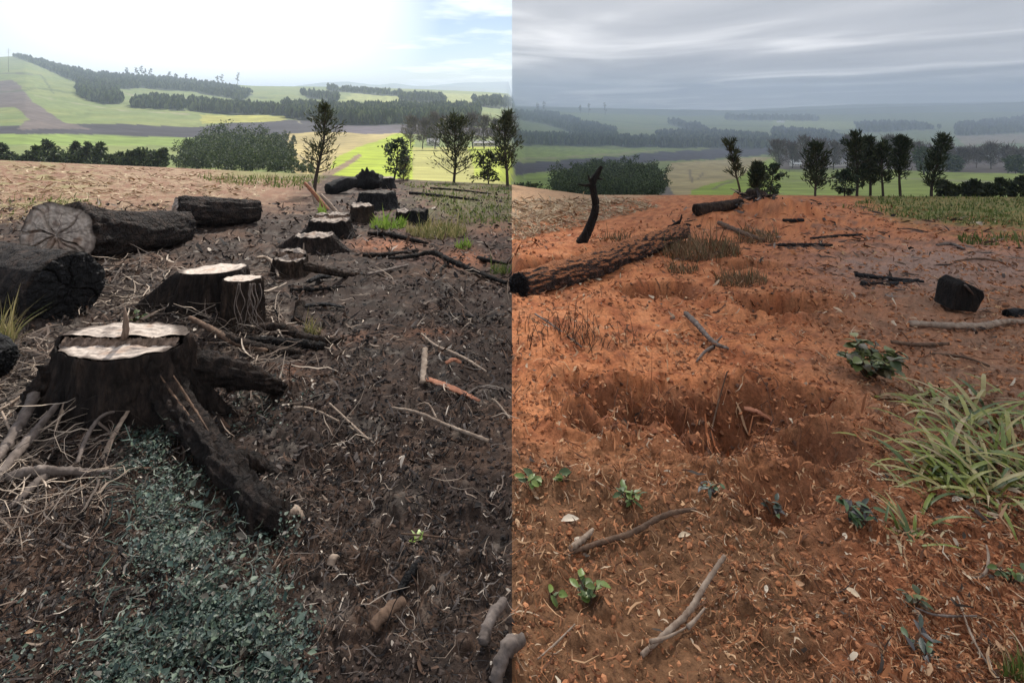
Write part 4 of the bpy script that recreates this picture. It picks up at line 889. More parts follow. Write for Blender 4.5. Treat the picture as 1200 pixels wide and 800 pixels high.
# row of trees along the meadow below the far hill
rg = np.random.default_rng(5)
for i, px in enumerate(np.concatenate([np.linspace(4, 190, 16), [612, 622]])):
    row = 203 + rg.uniform(-1, 1) if px < 600 else 236; top = row - rg.uniform(20, 40) if px < 600 else row - rg.uniform(20, 24)
    d = float(tr_depth(px, row)) * 1.0
    tree("meadow_tree", f"{ORD[i]} rounded tree from the picture's edge in the row below the meadow" if px < 600 else ("small rounded tree at the boundary before the round wood" if i == 16 else "second small rounded tree before the round wood"), px, row, top, d, rg.uniform(18, 28), G_WOOD, 'leaf', 120 + i, low=.05,
         group="trees in a row below the meadow" if px < 600 else "small trees before the round wood", dens=1.2)
# ---- woods read as one mass: loose crowns on stems
def woods(name, label, spots, hpx, mat, seed, leafn=90):
    rg = np.random.default_rng(seed); mm = M(); V0, F0 = [], []
    for px, row in spots:
        d = float(tr_depth(px, row)); b = Q(px, row, d); h = hpx * rg.uniform(.6, 1.1) * (1 + .45 * float(perlin(px / 13.0, seed * 3.3))) * d / F; w = h * rg.uniform(.28, .42)
        cz = np.array([0, 0, h * .62])
        c = b + np.array([0, 0, h * .52]) + rg.normal(size=(7, 3)) * np.array([w * .5, w * .5, h * .24])
        dr = c - b - cz * .6; dr /= np.linalg.norm(dr, axis=1)[:, None]
        V, Fq = crown_leaves(c, dr, leafn // 7, 2.0 * d / F, 1.4 * d / F, rg, .6, np.full(7, w * .55)); mm.add(V, Fq)
        V, Fs = tube([b - np.array([0, 0, .5]), b + np.array([0, 0, h * .7])], [h * .02, h * .01], seg=4, n=2, cap=False); mm.add(V, Fs)
    return tag(mm.build(name, mat, smooth=False), label, "wood", kind='stuff')
def fill(poly, n, seed):
    rg = np.random.default_rng(seed); a = np.array(poly, float); o = []
    while len(o) < n:
        p = rg.uniform(a.min(0), a.max(0))
        if inpoly(p[0], p[1], poly): o.append(p)
    return o
woods("woodland", "dense dark wood filling the hollow below the tan field", fill([(205, 200), (215, 186), (245, 176), (285, 172), (325, 176), (346, 190), (342, 204)], 230, 1), 26, G_WOOD, 1, 330)
woods("woodland", "dense round wood beyond the upright burnt branch", fill([(650, 234), (655, 218), (690, 208), (740, 206), (778, 216), (776, 236)], 230, 2), 24, G_WOOD, 2, 330)
woods("scattered_scrub", "scattered bushes along the foot of the tan field", fill([(296, 168), (345, 160), (350, 172), (300, 190)], 20, 3) + fill([(345, 196), (372, 196), (372, 208), (345, 208)], 12, 3), 9, G_WOOD, 3, 120)
def plantation(name, label, polys, per, hm, seed):
    """planted forest on far slopes: thousands of small ragged crowns, each a few leaf-mass faces"""
    rg = np.random.default_rng(seed); c = []
    for poly in polys:
        a = np.array(poly, float); A = abs(np.sum(a[:, 0] * np.roll(a[:, 1], 1) - a[:, 1] * np.roll(a[:, 0], 1))) / 2
        c += [T(px, row) for px, row in fill(poly, int(A * per), seed + len(poly))]
    c = np.array(c); k = len(c); h = hm * rg.uniform(.7, 1.3, k) * (1 + c[:, 1] / 6000); mm = []
    for j in range(5):
        a = rg.uniform(0, 6.28, k); w = h * rg.uniform(.16, .30, k); u = np.stack([np.cos(a), np.sin(a), 0 * a], -1) * w[:, None]
        z0, z1, z2 = h * rg.uniform(0, .2, k), h * rg.uniform(.35, .65, k), h * rg.uniform(.8, 1.08, k)
        o = c + np.stack([rg.normal(size=k) * h * .1, rg.normal(size=k) * h * .1, 0 * h], -1); e = np.array([0, 0, 1.0])
        mm.append(np.stack([o + e * z0[:, None], o + u + e * z1[:, None], o + e * z2[:, None], o - u + e * z1[:, None]], 1))
    V = np.concatenate(mm).reshape(-1, 3)
    tag(mesh(name, V, np.arange(len(V)).reshape(-1, 4), G_WOOD, smooth=False), label, "forest", kind='stuff')
plantation("plantation_forest", "dark planted forest in blocks and belts on the sunlit hills", FOREST[:9], .55, 15, 1)
plantation("plantation_forest", "hazy planted forest belts on the overcast hills", FOREST[9:], .6, 24, 2)
# odd tall trees along the ridge
RK = [148, 160, 166, 170, 176, 198, 206, 218, 255, 260, 279, 630, 637, 680, 690, 709]
for i, (px, h) in enumerate(((148, 7), (160, 9), (166, 12), (170, 8), (176, 9), (198, 8), (206, 6), (218, 7), (255, 8), (260, 10), (279, 14), (637, 10), (630, 8), (690, 10), (709, 12), (680, 7))):
    row = float(np.interp(px, SKX, SKR)) + 2; d = float(tr_depth(px, row))
    tree("ridge_tree", f"{ORD[RK.index(px)]} tall thin tree on the skyline of the wooded sunlit ridge" if px < 600 else f"{ORD[RK.index(px) - 11]} tall thin tree on the hazy skyline from the boundary", px, row, row - h - 3, d, 3.2, G_PINE, 'ridge', 200 + i, low=.35, group="tall trees on the wooded ridge" if px < 600 else "tall trees on the hazy skyline", dens=.6)

# ------------------------------------------------------------------ houses in the valley, mast on the hill
WALL = mat_noise("house_wall", [(.3, (.55, .52, .47)), (.7, (.68, .65, .6))], nscale=.6, bump=.1)
ROOF = mat_noise("grey_roof", [(.3, (.22, .21, .21)), (.7, (.34, .33, .32))], nscale=.6, bump=.2)
ROOFW = mat_noise("white_roof", [(.3, (.6, .6, .6)), (.7, (.75, .75, .74))], nscale=.6, bump=.1)
PANE, _t, _b = principled("window_glass", .15, .5); _b.inputs['Base Color'].default_value = (.03, .035, .04, 1)
def house(label, px, row, wpx, hpx, rpx, roof, depth=8.0):
    d = float(tr_depth(px, row)); b = Q(px, row, d); w, h, r = wpx * d / F, hpx * d / F, rpx * d / F
    root = thing("house", label, "house", b); L = root.location; D = depth
    x0, x1, y0, y1, z0, z1 = b[0] - w / 2, b[0] + w / 2, b[1], b[1] + D, b[2] - 3, b[2] + h
    V = [(x0, y0, z0), (x1, y0, z0), (x1, y1, z0), (x0, y1, z0), (x0, y0, z1), (x1, y0, z1), (x1, y1, z1), (x0, y1, z1), (x0, (y0 + y1) / 2, z1 + r), (x1, (y0 + y1) / 2, z1 + r)]
    mesh("wall", V, [np.array([[0, 1, 5, 4], [1, 2, 6, 5], [2, 3, 7, 6], [3, 0, 4, 7]]), np.array([[4, 7, 8], [5, 9, 6]])], WALL, root, L, smooth=False)
    e, t = .5, .25; ym = (y0 + y1) / 2
    for s_, yy in ((0, y0 - e), (1, y1 + e)):
        zl = z1 - r * e / (D / 2); A = [(x0 - e, yy, zl + .02), (x1 + e, yy, zl + .02), (x1 + e, ym, z1 + r + .02), (x0 - e, ym, z1 + r + .02)]
        V = np.array(A + [(a, b_, c + t) for a, b_, c in A]); mesh("roof_slope", V, np.array([[0, 1, 2, 3], [4, 5, 6, 7], [0, 1, 5, 4], [1, 2, 6, 5], [2, 3, 7, 6], [3, 0, 4, 7]]), roof, root, L, smooth=False)
    n = max(2, int(w / 3.2))
    for i in range(n):
        xc = x0 + w * (i + .5) / n; ww = min(1.1, w / n * .3); za, zb = b[2] + h * .35, b[2] + h * .8
        V = [(xc - ww / 2, y0 - .06, za), (xc + ww / 2, y0 - .06, za), (xc + ww / 2, y0 - .06, zb), (xc - ww / 2, y0 - .06, zb), (xc - ww / 2, y0 + .1, za), (xc + ww / 2, y0 + .1, za), (xc + ww / 2, y0 + .1, zb), (xc - ww / 2, y0 + .1, zb)]
        mesh("window", V, np.array([[0, 1, 2, 3], [0, 1, 5, 4], [1, 2, 6, 5], [2, 3, 7, 6], [3, 0, 4, 7]]), PANE, root, L, smooth=False)
house("small grey-roofed house among leafless trees below the sunlit hills", 507, 170, 13, 3, 4, ROOF)
house("long low shed beyond the bushy olive tree", 570, 171, 30, 3, 2, ROOF)
house("pale gabled cottage behind the rounded dark pine", 934, 195, 11, 3, 4, ROOFW)
house("long pale farmhouse behind the close pine group", 985, 194, 24, 4, 4, ROOF)
house("white-roofed house on the hazy slope", 1134, 182, 17, 3, 2.5, ROOFW)
house("broad white house with a long flat roof below the hazy slope", 1160, 188, 22, 4, 2, ROOFW)
house("low pale house beside the broad white one", 1180, 187, 12, 3, 2, ROOF)
house("white farm building far off in the tree belt on the hill", 488, 116, 10, 1.2, 1, ROOFW, 14)
house("white farm building on the hazy green hill", 915, 144, 9, 1.2, 1, ROOFW, 14)
d = float(tr_depth(10, 84)); mp_ = Q(10, 84, d)
ms = thing("utility_mast", "thin mast standing on the sunlit hilltop", "mast", mp_)
V, Fs = tube([mp_ - np.array([0, 0, 2]), Q(10, 57, d)], [.5, .35], seg=6, n=4); mesh("pole", V, Fs, GREYW, ms, ms.location)
for r_ in (59, 61.5):
    V, Fs = tube([Q(7.5, r_, d), Q(12.5, r_, d)], [.3, .3], seg=5, n=3); mesh("crossarm", V, Fs, GREYW, ms, ms.location)
# ------------------------------------------------------------------ loose litter, stalks, grass: what nobody could count
def strips(n, region, dens, Lpx, Wpx, rg, curl=.5, lift=.012, tilt=.35, Lmin=.008, Lmax=.14, Wmin=.0012, nseg=4, upright=0.0, taper=.25, upz=None):
    """n bent strips scattered over a photo-outlined patch of ground; sizes in photo pixels, turned to metres at the spot"""
    a = np.array(region, float); out = []
    pts = np.zeros((0, 2))
    while len(pts) < n:
        p = rg.uniform(a.min(0), a.max(0), (n * 2, 2)); p = p[inpoly(p[:, 0], p[:, 1], region)]
        pts = np.concatenate([pts, p])
    pts = pts[:n]; u = (pts[:, 0] - 600) / F; den = pts[:, 1] - HZ - 600 * slope(u); ok = den > 27.5
    pts, u, den = pts[ok], u[ok], den[ok]; y = 960 / den; x = u * y
    if dens is not None:
        k = dens(x, y) > rg.random(len(x)); x, y = x[k], y[k]
    k = len(x); m = y / F
    L = np.clip(Lpx * m * np.exp(rg.normal(size=k) * .5), Lmin, Lmax); Wd = np.maximum(Wpx * m * np.exp(rg.normal(size=k) * .4), Wmin)
    th = rg.uniform(0, 2 * np.pi, k); cv = rg.normal(size=k) * curl
    t = np.linspace(-.5, .5, nseg); V = []
    X = np.zeros((k, nseg)); Y = np.zeros((k, nseg)); Z = np.zeros((k, nseg))
    if upright > 0:
        lean = rg.uniform(.1, 1.0, k) * (1.2 - upright); s = t + .5
        X = x[:, None] + np.cos(th)[:, None] * (L * lean)[:, None] * s ** 1.7; Y = y[:, None] + np.sin(th)[:, None] * (L * lean)[:, None] * s ** 1.7
        Z = ground_h(x, y)[:, None] - .01 + (L * np.sqrt(np.maximum(1 - lean ** 2 * .6, .1)))[:, None] * (s - .25 * s * s * lean[:, None])
        wt = np.array([1, .9, .6, .08]) if nseg == 4 else np.linspace(1, .1, nseg)
        sx, sy = -np.sin(th) , np.cos(th)
        sx, sy = np.where(rg.random(k) < .5, 1.0, sx), np.where(rg.random(k) < .5, 0.0, sy)
        sxs, sys_ = np.repeat(sx[:, None], nseg, 1), np.repeat(sy[:, None], nseg, 1); szs = 0 * sxs
    else:
        ang = th[:, None] + cv[:, None] * t * 2
        X = x[:, None] + L[:, None] * t * np.cos(ang); Y = y[:, None] + L[:, None] * t * np.sin(ang)
        tl = rg.normal(size=k) * tilt
        Z = ground_h(X, Y) + lift * np.exp(rg.normal(size=k) * .6)[:, None] * np.minimum(1, y / 3)[:, None] + np.abs(tl * L * .5)[:, None] + (tl * L)[:, None] * t
        wt = 1 - (1 - taper) * np.abs(t) * 2
        roll = rg.normal(size=k)[:, None] * .7
        sxs, sys_ = -np.sin(ang) * np.cos(roll), np.cos(ang) * np.cos(roll); szs = np.sin(roll) + 0 * ang
    hw = (Wd * .5)[:, None] * wt[None]
    A = np.stack([X - sxs * hw, Y - sys_ * hw, Z - szs * hw], -1); B_ = np.stack([X + sxs * hw, Y + sys_ * hw, Z + szs * hw], -1)
    V = np.stack([A, B_], 2).reshape(-1, 3)
    i = np.arange(k)[:, None] * (nseg * 2) + np.arange(nseg - 1)[None] * 2
    Fq = np.stack([i, i + 1, i + 3, i + 2], -1).reshape(-1, 4)
    return V, Fq
def clods(n, region, rg, spx, dens=None, smin=.004, smax=.06):
    a = np.array(region, float); p = rg.uniform(a.min(0), a.max(0), (n, 2)); p = p[inpoly(p[:, 0], p[:, 1], region)]
    u = (p[:, 0] - 600) / F; den = p[:, 1] - HZ - 600 * slope(u); ok = den > 30; u, den = u[ok], den[ok]
    y = 960 / den; x = u * y
    if dens is not None:
        k = dens(x, y) > rg.random(len(x)); x, y = x[k], y[k]
    k = len(x); r = np.clip(spx * y / F * np.exp(rg.normal(size=k) * .5), smin, np.minimum(smax, .011 + .002 * y))
    ph = (1 + 5 ** .5) / 2
    ico = np.array([(-1, ph, 0), (1, ph, 0), (-1, -ph, 0), (1, -ph, 0), (0, -1, ph), (0, 1, ph), (0, -1, -ph), (0, 1, -ph), (ph, 0, -1), (ph, 0, 1), (-ph, 0, -1), (-ph, 0, 1)]) / 1.9
    fc = np.array([(0, 11, 5), (0, 5, 1), (0, 1, 7), (0, 7, 10), (0, 10, 11), (1, 5, 9), (5, 11, 4), (11, 10, 2), (10, 7, 6), (7, 1, 8), (3, 9, 4), (3, 4, 2), (3, 2, 6), (3, 6, 8), (3, 8, 9), (4, 9, 5), (2, 4, 11), (6, 2, 10), (8, 6, 7), (9, 8, 1)])
    a_ = rg.uniform(0, 6.28, k); c, s = np.cos(a_)[:, None], np.sin(a_)[:, None]
    j = ico[None] * (1 + .35 * rg.normal(size=(k, 12, 1))) * np.array([1, .8, .6])
    V = np.stack([j[..., 0] * c - j[..., 1] * s, j[..., 0] * s + j[..., 1] * c, j[..., 2]], -1) * r[:, None, None] + np.stack([x, y, ground_h(x, y) + r * .25], -1)[:, None]
    return V.reshape(-1, 3), (fc[None] + np.arange(k)[:, None, None] * 12).reshape(-1, 3)
LREG = [(-40, 232), (380, 240), (470, 215), (599, 225), (599, 850), (-40, 850)]
RREG = [(601, 262), (760, 262), (800, 240), (980, 236), (1240, 262), (1240, 850), (601, 850)]
rg = np.random.default_rng(77)
clump = lambda s, lo=-.35, hi=.5: (lambda x, y: .12 + .88 * sstep(lo, hi, fbm(x * s, y * s, 6.6, 3)))
LC = [(.013, .011, .011)] * 6 + [(.034, .022, .016)] * 7 + [(.09, .052, .034)] * 6 + [(.11, .09, .08)] * 3 + [(.20, .15, .115)] * 2 + [(.46, .39, .32)]
mm = M(); 
mm.add(*strips(26000, LREG, clump(1.6), 7, 2.2, rg, .5, .012, .5))
mm.add(*strips(9000, LREG, clump(2.2), 4.5, 2.6, rg, .8, .010, .5))
mm.add(*strips(5000, LREG, clump(.9), 24, 1.2, rg, .35, .012, .12, Lmax=.2))
tag(mm.build("burnt_litter", mat_island("burnt_litter_mix", LC, .85)), "burnt twigs, chips and leaf scraps strewn on black soil", "litter", kind='stuff')
RC = [(.40, .17, .075)] * 4 + [(.25, .10, .045)] * 4 + [(.12, .055, .03)] * 4 + [(.46, .27, .145)] * 3 + [(.50, .37, .25)] * 1
mm = M()
mm.add(*strips(20000, RREG, lambda x, y: clump(1.4)(x, y) * not_pit(x, y), 7, 1.9, rg, 1.0, .010, .4))
mm.add(*strips(9000, [(601, 560), (1240, 480), (1240, 850), (601, 850)], clump(1.8), 8, 1.7, rg, 1.1, .012, .4))
mm.add(*strips(3500, RREG, clump(.8), 20, 1.3, rg, .9, .012, .15, Lmax=.16))
tag(mm.build("soil_litter", mat_island("soil_litter_mix", RC, .85)), "curled shavings, bark scraps and fibres strewn on red soil", "litter", kind='stuff')
mm = M(); mm.add(*strips(1100, [(960, 640), (1240, 600), (1240, 850), (1000, 850)], clump(2.0, -.1, .5), 11, 3.6, rg, .8, .015, .4)); mm.add(*strips(900, RREG, clump(1.2), 9, 3.6, rg, .8, .012, .4))
tag(mm.build("dry_leaves", mat_island("dry_leaf_mix", [(.30, .14, .07), (.45, .28, .16), (.55, .45, .33), (.14, .07, .04), (.38, .15, .06), (.06, .045, .035)], .75)), "dry brown and pale leaves thickest by the lower corner", "leaves", kind='stuff')
V, Fq = clods(14000, LREG, rg, 2.3, clump(1.3)); tag(mesh("burnt_clods", V, Fq, mat_island("burnt_clod_soil", [(.03, .022, .019), (.05, .036, .03), (.02, .017, .016), (.075, .05, .04)], .95), smooth=False), "black and brown soil crumbs on the burnt ground", "soil", kind='stuff')
V, Fq = clods(14000, RREG, rg, 2.2, lambda x, y: clump(1.1)(x, y) * not_pit(x, y)); tag(mesh("red_clods", V, Fq, mat_island("red_clod_soil", [(.38, .15, .066), (.27, .11, .05), (.18, .075, .037), (.46, .2, .095)], .95), smooth=False), "red earth crumbs scattered on the dug soil", "soil", kind='stuff')
mm = M(); mm.add(*strips(900, [(800, 246), (960, 236), (1200, 268), (1200, 420), (960, 330), (760, 300)], clump(.7, -.2, .5), 11, 2.4, rg, .4, .03, .15, Lmax=.5)); mm.add(*strips(260, [(870, 238), (950, 238), (960, 256), (860, 262)], None, 10, 2.6, rg, .5, .05, .3, Lmax=.6))
tag(mm.build("charred_scraps", mat_island("charred_scrap_mix", [(.02, .017, .016), (.05, .035, .028), (.10, .065, .045), (.2, .15, .12)], .85)), "dark scraps of bark and sticks strewn over the upper red soil", "litter", kind='stuff')
PR = [(640, 455), (740, 448), (980, 455), (990, 500), (900, 535), (700, 520)]
V, Fq = clods(700, PR, rg, 4.2, lambda x, y: 1.0 - .5 * not_pit(x, y), smax=.05); V2, F2 = clods(500, [(720, 330), (1000, 340), (990, 385), (720, 360)], rg, 3.2, lambda x, y: 1.0 - .5 * not_pit(x, y), smax=.06)
mm = M(); mm.add(V, Fq); mm.add(V2, F2); mm.add(*strips(160, PR, lambda x, y: 1.2 - not_pit(x, y), 26, 1.5, rg, .5, .03, .35, Lmax=.3, nseg=5))
tag(mm.build("pit_rubble", mat_island("pit_rubble_mix", [(.36, .13, .055), (.24, .085, .04), (.14, .055, .03), (.10, .05, .032), (.44, .19, .09)], .95), smooth=False), "broken clods and torn rootlets lying in the dug pits", "soil", kind='stuff')
# tangle of thin dead twigs and straw round the stumps
mm = M()
for reg, n, L, w in (([(60, 380), (130, 300), (330, 320), (330, 400), (230, 385), (60, 372)], 520, 36, 1.3), ([(-20, 400), (60, 400), (60, 520), (-20, 600)], 480, 30, 1.3), ([(-20, 500), (150, 500), (130, 640), (-20, 660)], 260, 36, 1.3), ([(240, 380), (330, 360), (340, 480), (260, 460)], 120, 30, 1.5), ([(300, 460), (595, 430), (595, 790), (360, 790)], 110, 26, 1.4), ([(430, 280), (595, 270), (595, 420), (380, 420)], 130, 20, 1.2)):
    mm.add(*strips(n, reg, None, L, w * .75, rg, .3, .03, .28, Lmax=.34, Wmin=.002, nseg=6, taper=.4))
for reg, n, L in (([(-20, 400), (50, 400), (130, 540), (140, 600), (-20, 620)], 100, 52), ([(70, 372), (150, 310), (320, 330), (330, 400), (230, 385)], 80, 42), ([(230, 400), (330, 395), (420, 420), (330, 440)], 16, 36)):
    mm.add(*strips(n, reg, None, L, 1.6, rg, .2, .035, .14, Lmax=.5, Wmin=.003, nseg=8, taper=.5))
tag(mm.build("dead_twigs", mat_island("dead_twig_mix", [(.08, .06, .048), (.15, .11, .085), (.22, .17, .13), (.40, .32, .25), (.045, .035, .03)], .85)), "thin dry twigs and straw tangled round the stumps", "twigs", kind='stuff')
STRAW = mat_island("straw_mix", [(.38, .28, .17), (.30, .21, .12), (.48, .38, .25), (.22, .14, .085)], .8)
mm = M(); mm.add(*strips(4200, [(-60, 194), (200, 198), (330, 208), (300, 236), (150, 250), (-60, 268)], clump(.5, -.3, .3), 7, 1.3, rg, .5, .03, .25, Lmax=.5))
tag(mm.build("dry_stalks", STRAW), "pale cane stalks littering the brown field", "straw", kind='stuff')
mm = M(); mm.add(*strips(2600, [(601, 236), (730, 233), (775, 243), (700, 262), (601, 284)], None, 9, 1.5, rg, .5, .03, .25, Lmax=.5))
tag(mm.build("dry_stalks", STRAW), "pale straw covering the red field behind the upright branch", "straw", kind='stuff')
GRASS = mat_island("grass_mix", [(.09, .13, .03), (.13, .17, .04), (.17, .19, .06), (.25, .23, .10), (.06, .09, .025)], .6, .25, .3)
mm = M()
mm.add(*strips(5000, [(985, 243), (1030, 231), (1240, 231), (1240, 268), (1090, 262)], clump(.5, -.5, .2), 3.6, 1.0, rg, upright=.35, lift=0, Lmax=.3, Lmin=.05))
mm.add(*strips(350, [(1120, 279), (1200, 278), (1205, 290), (1130, 287)], clump(.6), 6, 1.6, rg, upright=.6, Lmax=.3))
tag(mm.build("grass", GRASS), "short green grass band along the far edge of the red soil", "grass", kind='stuff')
mm = M()
mm.add(*strips(2600, [(470, 216), (599, 218), (599, 268), (540, 262), (500, 235)], clump(.5, -.2, .4), 3.6, .9, rg, upright=.3, Lmax=.3, Lmin=.05))
mm.add(*strips(900, [(230, 208), (385, 208), (360, 224), (260, 216)], clump(.5, -.4, .2), 5, 1.0, rg, upright=.35, Lmax=.4, Lmin=.05))
mm.add(*strips(700, [(-40, 232), (110, 232), (130, 246), (20, 256), (-40, 256)], clump(.6, -.2, .4), 4.5, 1.1, rg, upright=.3, Lmax=.3, Lmin=.05))
tag(mm.build("grass", GRASS), "sparse green grass along the crest of the burnt slope", "grass", kind='stuff')

# tufts one can tell apart
DRYG = mat_island("dry_grass_mix", [(.30, .25, .11), (.40, .34, .17), (.22, .2, .08), (.14, .16, .05)], .7, .2, .2)
BRN = mat_island("brown_grass_mix", [(.14, .08, .045), (.2, .12, .065), (.09, .07, .035), (.12, .105, .05), (.28, .19, .11)], .8)
GRN = mat_island("fresh_grass_mix", [(.13, .22, .03), (.2, .3, .05), (.25, .33, .07)], .55, .25, .3)
def tuft(label, px, row, wpx, hpx, n, mat, w=1.5, dpx=None, name="grass_tuft", cat="grass tuft", up=.35):
    h = hpx; dpx = dpx or wpx * .25
    reg = [(px + wpx / 2 * math.cos(a), row + dpx * math.sin(a)) for a in np.linspace(0, 2 * math.pi, 14, endpoint=False)]
    V, Fq = strips(n * 2, reg, None, h * .75, w * .7, rg, upright=up, Lmax=1.2, Lmin=.02, Wmin=.002)
    return tag(mesh(name, V, Fq, mat, None, P(px, row)), label, cat)
tuft("yellow dry grass tuft below the black stump fragment", 512, 274, 74, 12, 420, DRYG, 1.3, 6)
tuft("bright green grass tuft beside the dark pole on the burnt slope", 455, 266, 44, 11, 150, GRN, 1.6, 4)
tuft("small bright green tuft in mid burnt slope near the orange soil", 543, 291, 20, 9, 50, GRN, 1.5, 2)
tuft("fresh green sprout on the rim of the tall black stump", 378, 250, 10, 9, 30, GRN, 1.6, 2)
tuft("brown dead grass tuft hiding the broken end of the long log", 822, 297, 95, 14, 900, BRN, .9, 11)
tuft("reddish dead grass tuft on the slope behind the thin pole", 888, 281, 54, 9, 320, BRN, .9, 6)
tuft("grey-brown dead grass by the small pit under the log's end", 868, 330, 64, 11, 380, BRN, .9, 8)
tuft("dead grass fringe along the shaded side of the long log", 735, 300, 60, 10, 160, BRN, 1.1, 5)
tuft("dead brown grass tuft above the second pit", 800, 316, 40, 10, 120, BRN, 1.1, 4)
tuft("green tuft at the picture's lower corner among pale leaves", 1192, 800, 34, 32, 60, GRASS, 3.2, 8)
tuft("pale dry tuft standing by the coal-black log", 4, 400, 30, 40, 60, DRYG, 1.5, 8)
tuft("pale dry tuft at the foot of the wood offcut", 366, 389, 20, 14, 50, DRYG, 1.2, 3)
tuft("small green grass patch at the boundary beside the long root", 586, 318, 24, 10, 60, GRASS, 1.6, 4)
# burnt shoots standing in the orange soil
for i, (px, row, h, n) in enumerate(((620, 408, 30, 10), (648, 392, 26, 12), (668, 396, 42, 14), (690, 402, 38, 16), (700, 412, 30, 10), (735, 404, 30, 6), (616, 380, 20, 8))):
    sh_ = []
    for k in range(n):
        p = gp(px + rg.normal() * 9, row + rg.normal() * 5); L = h * p[1] / F * rg.uniform(.4, 1.1)
        d = np.array([rg.normal() * .45, rg.normal() * .45, 1]); L *= rg.uniform(.5, 1.1); e = p + d * L
        sh_.append(tube([p - [0, 0, .02], (p + e) / 2 + rg.normal(size=3) * .012, e], [.0034, .0028, .0014], seg=5, n=6))
    l = ["dark dry shoots at the boundary below the long log", "thin dry shoots in orange soil beside the grey twig", "tall dry shoots standing in the middle of the orange slope", "dense clump of dry shoots on the orange slope", "dry shoots just downhill of the dense clump", "few dry shoots uphill of the big pit", "low dry shoots close to the end of the long log"][i]
    sr = thing("dry_shoots", l, "shoots", P(px, row))
    for V, Fs in sh_: mesh("stem", V, Fs, BROWNW if i % 2 else BARKB, sr, sr.location)
# vine on the narrow stump
mm = M()
for k in range(10):
    a = rg.uniform(276, 308); y = 4.05 - .02 * rg.random(); pts = [Q(a + rg.normal() * 3 + j * rg.normal() * 1.5, 332 + j * 11, y - .03 * j * .4) for j in range(6)]
    mm.add(*tube(pts, [.004, .004, .0035, .003, .0025, .0015], seg=5, n=18))
tag(mm.build("dry_vine", GREYW, None, P(288, 388)), "dry pale vine hanging over the face of the narrow stump", "vine")

# ------------------------------------------------------------------ creeping green plant before the big stump
GC = mat_island("creeper_leaves", [(.03, .055, .045), (.045, .08, .062), (.07, .105, .08), (.018, .034, .03), (.10, .14, .09), (.13, .16, .12), (.07, .06, .045)], .5, .35, .15)
def leaf_carpet(n, region, rg, size, dens, hmax):
    a = np.array(region, float); p = rg.uniform(a.min(0) - 45, a.max(0) + 45, (n * 4, 2)); p = p[p[:, 1] < 850]; p = p[inpoly(p[:, 0] + 26 * perlin(p[:, 0] / 45, p[:, 1] / 45) + 14 * rg.normal(size=len(p)), p[:, 1] + 25 * perlin(p[:, 1] / 40, p[:, 0] / 40), region)][:n]
    u = (p[:, 0] - 600) / F; y = 960 / (p[:, 1] - HZ - 600 * slope(u)); x = u * y
    k = dens(x, y) > rg.random(len(x)); x, y = x[k], y[k]; k = len(x)
    hh = ground_h(x, y) + hmax * rg.random(k) ** 1.5 * (.5 + sstep(-.3, .4, fbm(x * 3, y * 3, 1, 2)))
    th = rg.uniform(0, 6.28, k); tl = rg.normal(size=k) * .45; L = size * np.exp(rg.normal(size=k) * .5) * (.75 + .5 * rg.random(k))
    d = np.stack([np.cos(th) * np.cos(tl), np.sin(th) * np.cos(tl), np.sin(tl)], -1); s = np.stack([-np.sin(th), np.cos(th), rg.normal(size=k) * .4], -1); s /= np.linalg.norm(s, axis=1)[:, None]
    c = np.stack([x, y, hh], -1); up = np.cross(d, s) * (L * .12)[:, None]
    b, e, m = c - d * L[:, None] * .5, c + d * L[:, None] * .5, c
    V = np.stack([b, m + s * L[:, None] * .32 + up, e, m - s * L[:, None] * .32 + up, m - up * .2], 1).reshape(-1, 3)
    i = np.arange(k)[:, None] * 5
    return V, np.concatenate([i + np.array([0, 4, 1]), i + np.array([4, 2, 1]), i + np.array([0, 3, 4]), i + np.array([4, 3, 2])])
V, Fq = leaf_carpet(36000, [(150, 500), (200, 486), (225, 520), (262, 560), (300, 605), (330, 640), (345, 720), (340, 840), (105, 840), (128, 760), (165, 700), (150, 620), (128, 570)], rg, .0105, lambda x, y: .12 + .88 * sstep(-.2, .25, fbm(x * 3.4, y * 3.4, 9.1, 4)), .06)
mm = M(); mm.add(V, Fq); mm.add(*strips(700, [(140, 520), (210, 500), (320, 640), (330, 850), (100, 850)], None, 22, 1.2, rg, .8, .04, .3, Lmax=.12, nseg=5))
tag(mm.build("creeping_plant", GC), "dark bluish-green creeping leaves carpeting the soil before the great stump", "ground cover", kind='stuff')
V, Fq = leaf_carpet(1500, [(255, 455), (330, 445), (335, 500), (285, 510)], rg, .012, lambda x, y: .2 + .8 * sstep(-.2, .2, fbm(x * 3, y * 3, 2.1, 3)), .05)
V2, F2 = leaf_carpet(1300, [(-20, 700), (110, 660), (120, 850), (-20, 850)], rg, .009, lambda x, y: .1 + .5 * sstep(0, .4, fbm(x * 3, y * 3, 4.1, 3)), .03)
mm = M(); mm.add(V, Fq); mm.add(V2, F2)
tag(mm.build("weedy_leaves", GC), "scattered small weeds between the two long roots and at the picture's corner", "ground cover", kind='stuff')

